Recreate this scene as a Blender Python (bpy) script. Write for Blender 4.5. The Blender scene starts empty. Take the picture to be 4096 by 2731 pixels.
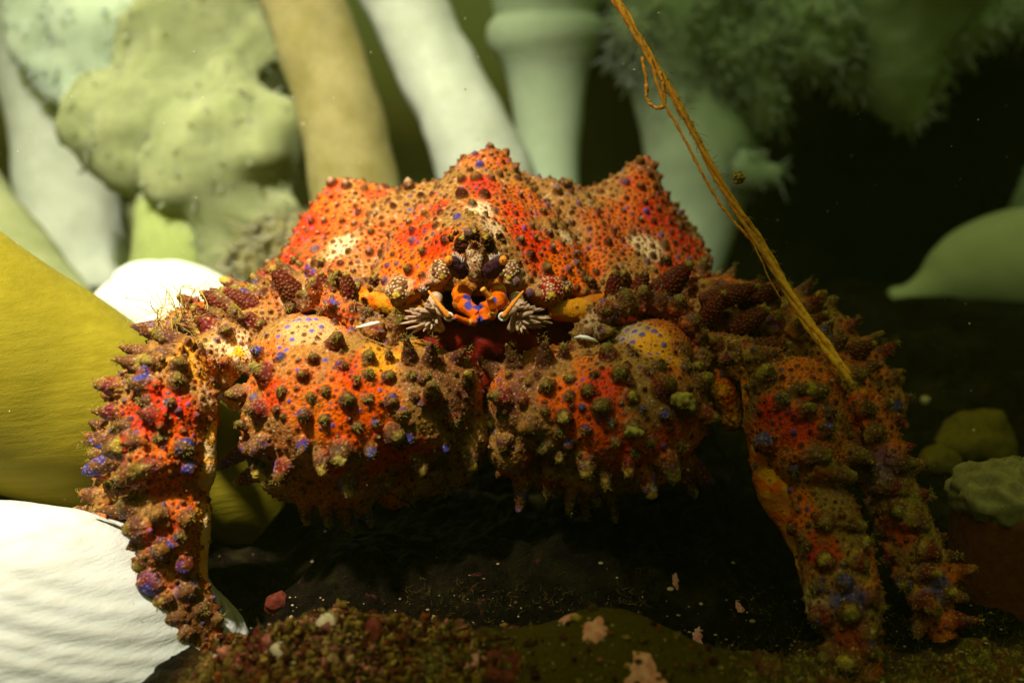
import bpy, math, random
import numpy as np
from mathutils import Vector, kdtree, noise as mnoise
from mathutils.bvhtree import BVHTree

R = math.radians
rng = np.random.default_rng(7)
random.seed(7)
sc = bpy.context.scene
C = sc.collection
sc.unit_settings.system = 'METRIC'
sc.unit_settings.scale_length = 0.01          # one unit is one centimetre

# ------------------------------------------------------------------ camera
CAM = np.array([0.0, -28.0, 6.5]); PITCH = R(12); LENS = 32.0; F = 4096 * LENS / 36
cd = bpy.data.cameras.new('camera'); cam = bpy.data.objects.new('camera', cd); C.objects.link(cam)
cam.location = CAM; cam.rotation_euler = (R(90) - PITCH, 0, 0)
cd.lens = LENS; cd.sensor_width = 36; cd.clip_start = 0.5; cd.clip_end = 2000
cd.dof.use_dof = True; cd.dof.focus_distance = 27.5; cd.dof.aperture_fstop = LENS * 1e-3 / (2 * 0.24)
sc.camera = cam

# ------------------------------------------------------------------ world (green daylight under water)
w = bpy.data.worlds.new('World'); sc.world = w; w.use_nodes = True
nt = w.node_tree; nt.nodes.clear()
wo = nt.nodes.new('ShaderNodeOutputWorld'); bg = nt.nodes.new('ShaderNodeBackground')
sky = nt.nodes.new('ShaderNodeTexSky'); sky.sky_type = 'NISHITA'; sky.sun_disc = False
sky.sun_elevation = R(60); sky.sun_rotation = R(-30)
tc = nt.nodes.new('ShaderNodeTexCoord'); sp = nt.nodes.new('ShaderNodeSeparateXYZ')
rp = nt.nodes.new('ShaderNodeValToRGB')
mx = nt.nodes.new('ShaderNodeMix'); mx.data_type = 'RGBA'; mx.blend_type = 'MULTIPLY'; mx.inputs[0].default_value = 1
nt.links.new(tc.outputs['Generated'], sp.inputs[0]); nt.links.new(sp.outputs['Z'], rp.inputs[0])
e = rp.color_ramp.elements
e[0].position = 0.0; e[0].color = (0.012, 0.014, 0.003, 1)
e[1].position = 0.35; e[1].color = (0.23, 0.22, 0.032, 1)
q = e.new(0.8); q.color = (1.0, 1.0, 0.14, 1)
nt.links.new(sky.outputs[0], mx.inputs[6]); nt.links.new(rp.outputs[0], mx.inputs[7])
nt.links.new(mx.outputs[2], bg.inputs[0]); nt.links.new(bg.outputs[0], wo.inputs[0])
bg.inputs[1].default_value = 0.15

# ------------------------------------------------------------------ the diver's strobe
ld = bpy.data.lights.new('strobe', 'SPOT'); lo = bpy.data.objects.new('strobe', ld); C.objects.link(lo)
lo.location = (-17, -21, 45); ld.energy = 480000; ld.color = (1.0, 0.95, 0.76)
ld.shadow_soft_size = 1.8; ld.spot_size = R(68); ld.spot_blend = 1.0
_d = Vector((-20.0, 14.0, 4.0)) - lo.location
lo.rotation_euler = _d.to_track_quat('-Z', 'Y').to_euler()

# daylight filtered by the green water
sd = bpy.data.lights.new('sun', 'SUN'); so = bpy.data.objects.new('sun', sd); C.objects.link(so)
sd.energy = 0.5; sd.angle = R(14); sd.color = (0.74, 0.84, 0.38); so.location = (0, 0, 80)
so.rotation_euler = Vector((.25, .55, -1.0)).to_track_quat('-Z', 'Y').to_euler()

sc.view_settings.view_transform = 'Standard'; sc.view_settings.look = 'None'
sc.view_settings.exposure = 0.0; sc.view_settings.gamma = 1.0
sc.cycles.use_denoising = True
sc.cycles.max_bounces = 6; sc.cycles.diffuse_bounces = 3; sc.cycles.glossy_bounces = 2
sc.cycles.transmission_bounces = 3; sc.cycles.sample_clamp_indirect = 4

# ------------------------------------------------------------------ helpers
def P(px, py, Y):
    """point in the world seen at photo pixel (px,py) at world depth Y"""
    u = (px - 2048) / F; v = (1365.5 - py) / F
    d = np.array([u, math.cos(PITCH) + v * math.sin(PITCH), -math.sin(PITCH) + v * math.cos(PITCH)])
    t = (Y - CAM[1]) / d[1]
    return CAM + d * t
def ray(px, py):
    u = (px - 2048) / F; v = (1365.5 - py) / F
    d = np.array([u, math.cos(PITCH) + v * math.sin(PITCH), -math.sin(PITCH) + v * math.cos(PITCH)])
    return Vector(CAM), Vector(d / np.linalg.norm(d))
def rad(rp, p):                                    # radius in photo pixels -> cm at point p
    return rp * np.linalg.norm(np.asarray(p) - CAM) / F

_perm = rng.random(4096)
def _h(i, j, k, s):
    return _perm[((i * 73856093) ^ (j * 19349663) ^ (k * 83492791) ^ (s * 2654435)) & 4095]
def vn(Pt, sc_, seed=0):
    q = np.asarray(Pt) * sc_ + 100.5 + seed * 3.7
    i = np.floor(q).astype(np.int64); f = q - i; f = f * f * (3 - 2 * f)
    x, y, z = i[:, 0], i[:, 1], i[:, 2]; r = 0
    for a in (0, 1):
        for b in (0, 1):
            for c in (0, 1):
                wgt = (f[:, 0] if a else 1 - f[:, 0]) * (f[:, 1] if b else 1 - f[:, 1]) * (f[:, 2] if c else 1 - f[:, 2])
                r = r + wgt * _h(x + a, y + b, z + c, seed)
    return r
def fbm(Pt, s, o=4, seed=0):
    r = 0; a = 0.5; t = 0
    for k in range(o):
        r = r + a * vn(Pt, s * 2 ** k, seed + k); t += a; a *= 0.5
    return r / t
def sstep(a, b, x):
    t = np.clip((x - a) / (b - a), 0, 1); return t * t * (3 - 2 * t)

class MB:
    def __init__(s): s.v = []; s.f = []; s.n = 0
    def add(s, V, Fc):
        V = np.asarray(V, float); s.v.append(V); s.f += [tuple(i + s.n for i in f) for f in Fc]; s.n += len(V)
    def tube(s, pts, rads, seg=12, cap=True, squash=None):
        pts = np.asarray(pts, float); n = len(pts); T = np.gradient(pts, axis=0)
        T /= np.linalg.norm(T, axis=1)[:, None] + 1e-9
        a = np.array([0, 0, 1.0]) if abs(T[0][2]) < 0.9 else np.array([1.0, 0, 0])
        V = []
        u = np.cross(T[0], a); u /= np.linalg.norm(u)
        for k in range(n):
            u = u - T[k] * np.dot(u, T[k]); u /= np.linalg.norm(u) + 1e-9; w_ = np.cross(T[k], u)
            for j in range(seg):
                t = 2 * math.pi * j / seg
                V.append(pts[k] + rads[k] * (math.cos(t) * u + math.sin(t) * w_))
        Fc = [(k * seg + j, k * seg + (j + 1) % seg, (k + 1) * seg + (j + 1) % seg, (k + 1) * seg + j) for k in range(n - 1) for j in range(seg)]
        if cap:
            V.append(pts[0]); V.append(pts[-1]); b = n * seg
            Fc += [(b, (j + 1) % seg, j) for j in range(seg)] + [(b + 1, (n - 1) * seg + j, (n - 1) * seg + (j + 1) % seg) for j in range(seg)]
        s.add(V, Fc)
    def ellipsoid(s, c, r, nu=24, nv=14, rot=None):
        V = []; c = np.asarray(c, float); r = np.asarray(r, float) * np.ones(3)
        for i in range(1, nv):
            ph = math.pi * i / nv
            for j in range(nu):
                t = 2 * math.pi * j / nu
                V.append([math.sin(ph) * math.cos(t), math.sin(ph) * math.sin(t), math.cos(ph)])
        V += [[0, 0, 1], [0, 0, -1]]; V = np.array(V) * r
        if rot is not None: V = V @ np.array(rot).T
        m = (nv - 1) * nu
        Fc = [(i * nu + j, (i + 1) * nu + j, (i + 1) * nu + (j + 1) % nu, i * nu + (j + 1) % nu) for i in range(nv - 2) for j in range(nu)]
        Fc += [(m, j, (j + 1) % nu) for j in range(nu)] + [(m + 1, (nv - 2) * nu + (j + 1) % nu, (nv - 2) * nu + j) for j in range(nu)]
        s.add(V + c, Fc)
    def cone(s, a, b, r, tip=0.35, seg=12, bend=None):
        a = np.asarray(a, float); b = np.asarray(b, float)
        ts = np.array([-.35, 0, .2, .45, .7, .86, .95, 1.0]); rr = np.array([1.15, 1.05, .95, .8, .62, .48, .36, .12])
        rr = tip * 0 + rr * (0.55 + 0.45 * 1) if tip >= .35 else np.array([1.1, 1, .85, .62, .38, .2, .12, .03])
        s.tube([a + (b - a) * t + (0 if bend is None else np.asarray(bend) * t * t) for t in ts], rr * r, seg)
    def mesh(s, name='m'):
        me = bpy.data.meshes.new(name); V = np.concatenate(s.v) if s.v else np.zeros((0, 3))
        me.from_pydata(V.tolist(), [], s.f); me.update(); return me
    def build(s, name, mat, parent=None, smooth=True):
        return link(name, s.mesh(name), mat, parent, smooth)

def link(name, me, mat, parent=None, smooth=True):
    o = bpy.data.objects.new(name, me); me.name = name; C.objects.link(o)
    if mat: me.materials.append(mat)
    if smooth: me.shade_smooth()
    if parent is not None:
        bpy.context.view_layer.update()
        o.parent = parent; o.matrix_parent_inverse = parent.matrix_world.inverted()
    return o
def tag(o, label=None, cat=None, group=None, kind=None):
    if label: o['label'] = label
    if cat: o['category'] = cat
    if group: o['group'] = group
    if kind: o['kind'] = kind
    return o
def empty(name, loc=(0, 0, 0)):
    o = bpy.data.objects.new(name, None); C.objects.link(o); o.location = loc; o.empty_display_size = .5
    bpy.context.view_layer.update(); return o

def getv(me):
    a = np.empty(len(me.vertices) * 3, np.float32); me.vertices.foreach_get('co', a); return a.reshape(-1, 3).astype(float)
def getn(me):
    a = np.empty(len(me.vertices) * 3, np.float32); me.vertex_normals.foreach_get('vector', a); return a.reshape(-1, 3).astype(float)
def setv(me, V):
    me.vertices.foreach_set('co', V.astype(np.float32).ravel()); me.update()
def setcol(me, col, name='tint'):
    at = me.attributes.new(name, 'FLOAT_COLOR', 'POINT')
    at.data.foreach_set('color', np.ascontiguousarray(col, dtype=np.float32).ravel())
def remesh(me, vox):
    o = bpy.data.objects.new('tmp', me); C.objects.link(o)
    m = o.modifiers.new('r', 'REMESH'); m.mode = 'VOXEL'; m.voxel_size = vox
    dg = bpy.context.evaluated_depsgraph_get(); ev = o.evaluated_get(dg)
    out = bpy.data.meshes.new_from_object(ev); bpy.data.objects.remove(o); bpy.data.meshes.remove(me)
    return out
def bvh_of(me):
    return BVHTree.FromPolygons([v.co.copy() for v in me.vertices], [tuple(p.vertices) for p in me.polygons])

# ------------------------------------------------------------------ materials
def newmat(name):
    m = bpy.data.materials.new(name); m.use_nodes = True
    t = m.node_tree; b = t.nodes['Principled BSDF']; return m, t, b
def N(t, ty, **kw):
    n = t.nodes.new(ty)
    for k, v in kw.items(): setattr(n, k, v)
    return n
def mixc(t, fac, a, b, mode='MIX'):
    m = N(t, 'ShaderNodeMix', data_type='RGBA', blend_type=mode)
    for i, x in ((0, fac), (6, a), (7, b)):
        if hasattr(x, 'links'): t.links.new(x, m.inputs[i])
        else: m.inputs[i].default_value = x if i == 0 else (*x, 1)[:4]
    return m.outputs[2]
def mth(t, op, a, b=None, c=None, clamp=False):
    m = N(t, 'ShaderNodeMath', operation=op, use_clamp=clamp)
    for i, x in enumerate((a, b, c)):
        if x is None: continue
        if hasattr(x, 'links'): t.links.new(x, m.inputs[i])
        else: m.inputs[i].default_value = x
    return m.outputs[0]
def mrange(t, v, a, b, c=0, d=1):
    m = N(t, 'ShaderNodeMapRange'); t.links.new(v, m.inputs[0])
    for i, x in enumerate((a, b, c, d)): m.inputs[i + 1].default_value = x
    return m.outputs[0]
def tex_noise(t, scale, detail=4, rough=.55, co=None, dist=0):
    n = N(t, 'ShaderNodeTexNoise'); n.inputs['Scale'].default_value = scale; n.inputs['Detail'].default_value = detail
    n.inputs['Roughness'].default_value = rough; n.inputs['Distortion'].default_value = dist
    if co is None: co = objco(t)
    t.links.new(co, n.inputs['Vector']); return n
def tex_vor(t, scale, feat='F1', co=None, rnd=1.0):
    n = N(t, 'ShaderNodeTexVoronoi', feature=feat); n.inputs['Scale'].default_value = scale; n.inputs['Randomness'].default_value = rnd
    if co is None: co = objco(t)
    t.links.new(co, n.inputs['Vector']); return n
def objco(t):
    return N(t, 'ShaderNodeTexCoord').outputs['Object']
def bump(t, b, h, strength=.5, dist=.05, prev=None):
    n = N(t, 'ShaderNodeBump'); n.inputs['Strength'].default_value = strength; n.inputs['Distance'].default_value = dist
    t.links.new(h, n.inputs['Height'])
    if prev is not None: t.links.new(prev, n.inputs['Normal'])
    t.links.new(n.outputs[0], b.inputs['Normal']); return n.outputs[0]

def crab_mat(name, peb=1.0, scale=9.0):
    m, t, b = newmat(name)
    at = N(t, 'ShaderNodeAttribute', attribute_name='tint')
    co = objco(t)
    v1 = tex_vor(t, scale, 'F1', co); ve = tex_vor(t, scale, 'DISTANCE_TO_EDGE', co)
    v2 = tex_vor(t, scale * 2.3, 'F1', co)
    n1 = tex_noise(t, 26, 3, .6, co); n2 = tex_noise(t, 3.0, 3, .6, co)
    base = at.outputs['Color']
    # pebble crowns are pale, the skin in the joints between them is darker and more saturated
    dome = mrange(t, v1.outputs['Distance'], .12, .45, 1, 0)
    fac = mth(t, 'MULTIPLY', dome, at.outputs['Alpha'])
    fac = mth(t, 'MULTIPLY', fac, mrange(t, n2.outputs[0], .35, .65, .35, 1.0))
    c = mixc(t, mth(t, 'MULTIPLY', fac, .55 * peb), base, mixc(t, mrange(t, at.outputs['Alpha'], .35, .9), (.62, .24, .012), (.60, .36, .17)))
    edge = mrange(t, ve.outputs['Distance'], 0, .09, 1, 0)
    dk = mixc(t, .6, base, (.10, .022, .006), 'MULTIPLY')
    c = mixc(t, mth(t, 'MULTIPLY', edge, mth(t, 'MULTIPLY', at.outputs['Alpha'], .7)), c, dk)
    c = mixc(t, mrange(t, n1.outputs[0], .35, .75, 0, .35), c, (.9, .55, .3), 'MULTIPLY')
    t.links.new(c, b.inputs['Base Color'])
    t.links.new(mrange(t, n1.outputs[0], .3, .7, .16, .34), b.inputs['Roughness'])
    b.inputs['Specular IOR Level'].default_value = .16
    h = mth(t, 'ADD', mth(t, 'MULTIPLY', dome, .7), mth(t, 'MULTIPLY', mrange(t, v2.outputs['Distance'], .05, .6, 1, 0), .3))
    h = mth(t, 'ADD', h, mth(t, 'MULTIPLY', n1.outputs[0], .35))
    bump(t, b, h, .55, .045)
    return m

def simple(name, col, col2=None, scale=8, rough=.5, sss=0, bs=.3, bd=.03, sr=(1, .6, .3), srad=.15, coat=0):
    m, t, b = newmat(name)
    n = tex_noise(t, scale, 5, .6)
    c = mixc(t, mrange(t, n.outputs[0], .35, .65), col, col2 or col)
    t.links.new(c, b.inputs['Base Color']); b.inputs['Roughness'].default_value = rough
    if sss:
        b.inputs['Subsurface Weight'].default_value = sss; b.inputs['Subsurface Radius'].default_value = sr
        b.inputs['Subsurface Scale'].default_value = srad
    if coat: b.inputs['Coat Weight'].default_value = coat
    n2 = tex_noise(t, scale * 4, 3, .6)
    bump(t, b, n2.outputs[0], bs, bd)
    return m

M_CRAB = crab_mat('crab_shell')
M_FUZZ = simple('algae_film', (.24, .16, .03), (.40, .30, .07), 6, .85, bs=.2)
M_EYE = simple('eye_stalk', (.035, .008, .010), (.075, .028, .04), 14, .3, bs=.5)
M_CORNEA = simple('cornea', (.75, .22, .02), (.85, .34, .04), 10, .2, sss=.3, coat=.5)
M_HAIR = simple('bristle', (.55, .42, .42), (.75, .62, .5), 8, .4, sss=.2)
M_FAN = simple('fan_scale', (.36, .20, .13), (.60, .41, .28), 7, .45, sss=.1, srad=.05)
M_ANT = simple('antenna_orange', (.80, .20, .015), (.90, .36, .05), 14, .35, sss=.2, srad=.05)
M_CREAM = simple('joint_membrane', (.80, .60, .28), (.88, .74, .50), 5, .4, sss=.3, srad=.1)
M_WHITE = simple('white_membrane', (.85, .82, .76), (.9, .88, .84), 5, .3, sss=.3, srad=.1)

# ================================================================== KING CRAB
crab = empty('king_crab', P(1930, 1900, 2))
tag(crab, 'spiny orange and red king crab facing the camera, crouched on the dark rock', 'crab')

MAROON = np.array([.070, .014, .010]); BROWN = np.array([.15, .058, .020]); TAN = np.array([.34, .135, .026])
ORANGE = np.array([.80, .145, .002]); REDOR = np.array([.68, .034, .001]); RED = np.array([.42, .018, .010])
AMBER = np.array([.88, .36, .015]); OLIVE = np.array([.17, .125, .02]); YELLOW = np.array([.50, .34, .04])
BLUE = np.array([.05, .055, .33]); CREAM = np.array([.72, .50, .28]); PURPLE = np.array([.10, .05, .11])

def scatter(V, Nn, n_try, r_lo, r_hi, exist, mask=None, gap=1.0, power=2.0):
    """dart throwing on mesh vertices; exist = list of (pos, r)"""
    idx = rng.integers(0, len(V), n_try)
    if mask is not None: idx = idx[rng.random(len(idx)) < mask[idx]]
    pos = np.array([p for p, r in exist]).reshape(-1, 3); rr = np.array([r for p, r in exist])
    out = []
    cell = {}
    cs = max(.3, 2.2 * max(r_hi, rr.max() if len(rr) else 0) * gap)
    def key(p): return (int(p[0] // cs), int(p[1] // cs), int(p[2] // cs))
    for p, r in exist: cell.setdefault(key(p), []).append((p, r))
    for i in idx:
        p = V[i]; r = r_lo + (r_hi - r_lo) * rng.random() ** power
        k = key(p); ok = True
        for a in (-1, 0, 1):
            for b in (-1, 0, 1):
                for c in (-1, 0, 1):
                    for (q_, r_) in cell.get((k[0] + a, k[1] + b, k[2] + c), ()):
                        dd = (p[0] - q_[0]) ** 2 + (p[1] - q_[1]) ** 2 + (p[2] - q_[2]) ** 2
                        if dd < ((r + r_) * gap) ** 2: ok = False; break
                    if not ok: break
                if not ok: break
            if not ok: break
        if ok:
            out.append((p, r)); cell.setdefault(k, []).append((p, r))
    return out

def dress(me, zones, spines, dens=1.0, sizes=None, base_fn=None, big=True, mask=None, pebble=.8, extra_big=(), blues=()):
    """colour the shell and raise its tubercles. zones = [(centre, radius, colour, strength, pebble)]; spines = [(a,b,r,kind)]"""
    V = getv(me); Nn = getn(me); n = len(V)
    kd = kdtree.KDTree(n)
    for i in range(n): kd.insert(V[i], i)
    kd.balance()
    nz = fbm(V, .55, 3, 11); nz2 = fbm(V, 2.2, 3, 5)
    col = np.empty((n, 3)); peb = np.full(n, pebble)
    t = sstep(.40, .62, nz)[:, None]
    t2 = sstep(.42, .6, fbm(V, 1.1, 3, 61))[:, None]
    col[:] = (TAN * .95 + np.array([0, .03, .01])) * (1 - t) + (ORANGE * .6 + TAN * .4) * t
    col[:] = col * (1 - t2 * .3) + BROWN * 1.6 * t2 * .3
    if base_fn is not None: col, peb = base_fn(V, Nn, col, peb)
    for (c, r, k, s, pb) in zones:
        d = np.linalg.norm(V - c, axis=1) + (nz2 - .5) * r * .9
        wz = (sstep(r * 1.15, r * .45, d) * s)
        wz = wz[:, None]; col = col * (1 - wz) + np.asarray(k) * wz
        if pb is not None: peb = peb * (1 - wz[:, 0]) + pb * wz[:, 0]
    # spines
    spw = np.zeros(n)
    for (a, b, r, kind) in spines:
        a = np.asarray(a); b = np.asarray(b); L = np.linalg.norm(b - a) + 1e-6
        hit = kd.find_range((a + b) / 2, L * .6 + r * 1.6)
        if not hit: continue
        ii = np.array([h[1] for h in hit]); Q = V[ii]
        tt = ((Q - a) @ (b - a)) / L ** 2; dd = np.linalg.norm(Q - (a + (b - a) * np.clip(tt, 0, 1)[:, None]), axis=1)
        wv = sstep(r * 1.45, r * .95, dd) * sstep(-.25, .12, tt)
        body = MAROON * .5 + BROWN * .5 if rng.random() < .6 else BROWN
        if rng.random() < .28: body = MAROON + RED * .25
        jit = (fbm(Q, 7, 2, 3) - .5)
        tipw = sstep(.5, 1.0, tt + jit * 1.3) * .85
        tipc = {'o': OLIVE * (.8 + .7 * rng.random()), 'y': OLIVE * 1.2 + YELLOW * .5, 'b': BROWN, 'w': TAN * .9, 'd': MAROON * .8 + YELLOW * .12, 'r': RED}[kind]
        cc = body[None] * (1 - tipw[:, None]) + tipc[None] * tipw[:, None]
        blu = sstep(.60, .72, vn(Q, 6.5, 21)) * (.75 if rng.random() < .2 else .06) * sstep(.05, .3, tt) * sstep(1, .5, tt)
        cc = cc * (1 - blu[:, None]) + (BLUE * 1.1) * blu[:, None]
        if kind == 'b':
            bb = sstep(.45, .58, vn(Q, 3.2, 27)) * .9 * sstep(.3, .5, tt); cc = cc * (1 - bb[:, None]) + BLUE * .8 * bb[:, None]
        if kind in 'dr': cc = np.where((tt > .95)[:, None], YELLOW * .6, cc)
        col[ii] = col[ii] * (1 - wv[:, None]) + cc * wv[:, None]
        peb[ii] = peb[ii] * (1 - wv) + 1.0 * wv; spw[ii] = np.maximum(spw[ii], wv)
    # tubercles
    if sizes is None: sizes = [(.15, .21, 900, 1.9), (.085, .13, 5000, 1.25), (.045, .07, 30000, 1.08)]
    free = 1 - spw * .97
    if mask is not None: free = free * mask(V, Nn)
    ex = list(extra_big) + list(blues); allt = [(p, r, 0) for p, r in extra_big]
    for lvl, (lo_, hi_, ntry, gap) in enumerate(sizes):
        got = scatter(V, Nn, int(ntry * dens), lo_, hi_, ex, free, gap); ex += got; allt += [(p, r, lvl) for p, r in got]
    allt += [(p, r, 3) for p, r in blues]
    disp = np.zeros(n)
    ctry = col.copy()
    for (p, r, lvl) in allt:
        hit = kd.find_range(p, r * 1.5)
        if len(hit) < 2: continue
        ii = np.array([h[1] for h in hit]); dd = np.array([h[2] for h in hit]) / r
        hgt = r * (1.15 if lvl == 0 else .85 if lvl == 1 else .65) * (.8 + .4 * rng.random())
        prof = np.clip(1 - dd ** 2, 0, 1) ** .75
        if lvl == 0: prof = prof + .25 * np.exp(-(dd / .22) ** 2)
        disp[ii] = np.maximum(disp[ii], hgt * prof)
        q0 = col[ii[0]]
        reddish = q0[0] > .45 and q0[1] < .22
        u = rng.random()
        if lvl == 2 and not reddish: c = CREAM * (.45 + .45 * rng.random()) if u < .25 else (BROWN * 1.3 if u < .975 else BLUE)
        elif lvl == 3: c = BLUE * 1.3
        elif lvl == 2: c = MAROON * .8 if u < .93 else BLUE * .8
        else:
            c = MAROON * (.5 + .8 * rng.random()) if u < .72 else (BROWN * .8 if u < .90 else (PURPLE if u < .985 else BLUE))
        wv = sstep(1.12, .72, dd) * (.95 if lvl < 2 else .9)
        col[ii] = col[ii] * (1 - wv[:, None]) + c * wv[:, None]
        peb[ii] = peb[ii] * (1 - wv) + (.55 if lvl == 0 else .3 if lvl == 1 else .1) * wv
        if lvl < 2 and rng.random() < .7:
            wt = sstep(.62, .2, dd) * .6; cc = (TAN * 1.1 if u > .6 else OLIVE * 1.6 if u > .2 else CREAM * .8)
            col[ii] = col[ii] * (1 - wt[:, None]) + cc * wt[:, None]
        # a ring of purer red skin round the dark bump
        if lvl < 2 and reddish:
            wr = sstep(1.0, 1.1, dd) * sstep(1.5, 1.2, dd) * .6
            col[ii] = col[ii] * (1 - wr[:, None]) + RED * 1.4 * wr[:, None]
    rough = (fbm(V, 9, 3, 8) - .5) * .05 * (1 + spw)
    V2 = V + Nn * (disp + rough)[:, None]
    setv(me, V2)
    # grime: thin olive film in irregular patches
    gr = sstep(.60, .75, fbm(V, 1.3, 4, 33)) * .45
    col = col * (1 - gr[:, None]) + (OLIVE * .9 + BROWN * .3) * gr[:, None]
    setcol(me, np.concatenate([np.clip(col, 0, 1), np.clip(peb, 0, 1)[:, None]], 1))
    return ex

def fuzz(parent, spines, per=22, lo_=.05, hi_=.16, frac=.8):
    mb = MB()
    for (a, b, r, kind) in spines:
        if rng.random() > frac: continue
        a = np.asarray(a); b = np.asarray(b); ax = (b - a) / (np.linalg.norm(b - a) + 1e-6)
        for k in range(int(per * (.4 + rng.random()))):
            d = rng.normal(size=3); d -= ax * np.dot(d, ax); d /= np.linalg.norm(d) + 1e-6
            t = .45 + .6 * rng.random(); rr = r * (1.0 - .62 * min(t, 1))
            p = a + (b - a) * min(t, 1) + d * rr * (.9 if t < 1 else .3)
            L = lo_ + (hi_ - lo_) * rng.random() ** 2; dv = d + ax * .5 + rng.normal(size=3) * .45; dv /= np.linalg.norm(dv)
            m = p + dv * L * .5 + rng.normal(size=3) * L * .12
            mb.tube([p, m, p + dv * L + rng.normal(size=3) * L * .2], [.011, .009, .003], 3, cap=False)
    if mb.v:
        o = mb.build('algae_fuzz', M_FUZZ, parent); o['kind'] = 'stuff'
        return o

def shell_part(name, prims, spines_px, zones_px, vox=.05, label=None, dens=1.0, rand_sp=0, rs_dir=(0, 0, 0), pre=.1, base_fn=None,
               sizes=None, smask=None, fz=22, sk='o', pebble=.8, mask=None, rs_r=(.16, .3), spk=1.25, blue_px=()):
    """prims: ('e',px,py,Y,rx,ry,rz(px)) ellipsoids or ('c',[(px,py,Y,r)...]) limbs, radii in photo pixels.
       spines_px: (bx,by,tx,ty,r,kind[,dY]); tx None = stands along the surface normal with length ty*r"""
    mb = MB()
    for p in prims:
        if p[0] == 'e':
            c = P(p[1], p[2], p[3]); k = rad(1, c); mb.ellipsoid(c, (p[4] * k, p[6] * k, p[5] * k), 32, 20)
        else:
            pts = []; rr = []
            src = [np.array(list(P(a, b, y)) + [rad(r, P(a, b, y))]) for (a, b, y, r) in p[1]]
            for i in range(len(src) - 1):
                for t in np.linspace(0, 1, 7)[:-1]:
                    q_ = src[i] * (1 - t) + src[i + 1] * t; pts.append(q_[:3]); rr.append(q_[3])
            pts.append(src[-1][:3]); rr.append(src[-1][3])
            d0 = pts[0] - pts[1]; d0 /= np.linalg.norm(d0); d1 = pts[-1] - pts[-2]; d1 /= np.linalg.norm(d1)
            hp = [pts[0] + d0 * rr[0] * math.sin(a) for a in (1.5, 1.1, .6)]; hr = [rr[0] * math.cos(a) for a in (1.5, 1.1, .6)]
            tp = [pts[-1] + d1 * rr[-1] * math.sin(a) for a in (.6, 1.1, 1.5)]; tr = [rr[-1] * math.cos(a) for a in (.6, 1.1, 1.5)]
            mb.tube(hp + pts + tp, hr + rr + tr, 20)
    base = remesh(mb.mesh(), pre)
    V = getv(base); Nn = getn(base)
    V = V + Nn * ((fbm(V, .8, 3, 4) - .5) * .35)[:, None]; setv(base, V)
    bv = bvh_of(base)
    spines = []
    for s in spines_px:
        bx, by, tx, ty, r, kind = s[:6]; dY = s[6] if len(s) > 6 else -.25
        o_, d_ = ray(bx, by); hit = bv.ray_cast(o_, d_)
        if hit[0] is None:
            hp, hn, _, _ = bv.find_nearest(Vector(P(bx, by, V[:, 1].mean())))
        else: hp, hn = hit[0], hit[1]
        hp = np.array(hp); hn = np.array(hn); rr = rad(r, hp)
        if tx is None: tip = hp + (hn + np.array([0, -.15, .05])) * rr * ty
        else: tip = P(tx, ty, hp[1] + dY)
        spines.append((hp, tip, rr, kind))
    if rand_sp:
        ex = [(a, r * 1.0) for a, b, r, k in spines]
        mk = None if smask is None else smask(V, Nn)
        got = scatter(V, Nn, rand_sp, rs_r[0], rs_r[1], ex, mk, 1.25, 1.5)
        kd_i = {}
        for (p, r) in got:
            i = np.argmin(((V - p) ** 2).sum(1)); nn = Nn[i] + np.array(rs_dir)
            nn /= np.linalg.norm(nn); spines.append((p, p + nn * r * (1.8 + 1.7 * rng.random()), r, random.choice('oodddyw' if sk == 'o' else sk)))
    mb2 = MB()
    mb2.add(V, [tuple(p.vertices) for p in base.polygons])
    for (a, b, r, k) in spines:
        ax = b - a; mb2.cone(a, b, r * spk, tip=.2 if k in 'dr' else .35, seg=10, bend=rng.normal(size=3) * np.linalg.norm(ax) * .08)
    me = remesh(mb2.mesh(), vox)
    zs = []
    for (zx, zy, zr, k, s, pb) in zones_px:
        o_, d_ = ray(zx, zy); hit = bv.ray_cast(o_, d_)
        c = np.array(hit[0]) if hit[0] is not None else P(zx, zy, V[:, 1].mean())
        zs.append((c, rad(zr, c), k, s, pb))
    blues = []
    for (zx, zy, zr) in blue_px:
        o_, d_ = ray(zx, zy); hit = bv.ray_cast(o_, d_)
        if hit[0] is not None: blues.append((np.array(hit[0]), rad(zr, hit[0])))
    dress(me, zs, spines, dens, sizes, base_fn, pebble=pebble, mask=mask, blues=blues)
    o = link(name, me, M_CRAB, crab)
    if label: o['label'] = label
    if fz: fuzz(o, spines, fz)
    return o, spines, bv

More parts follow.
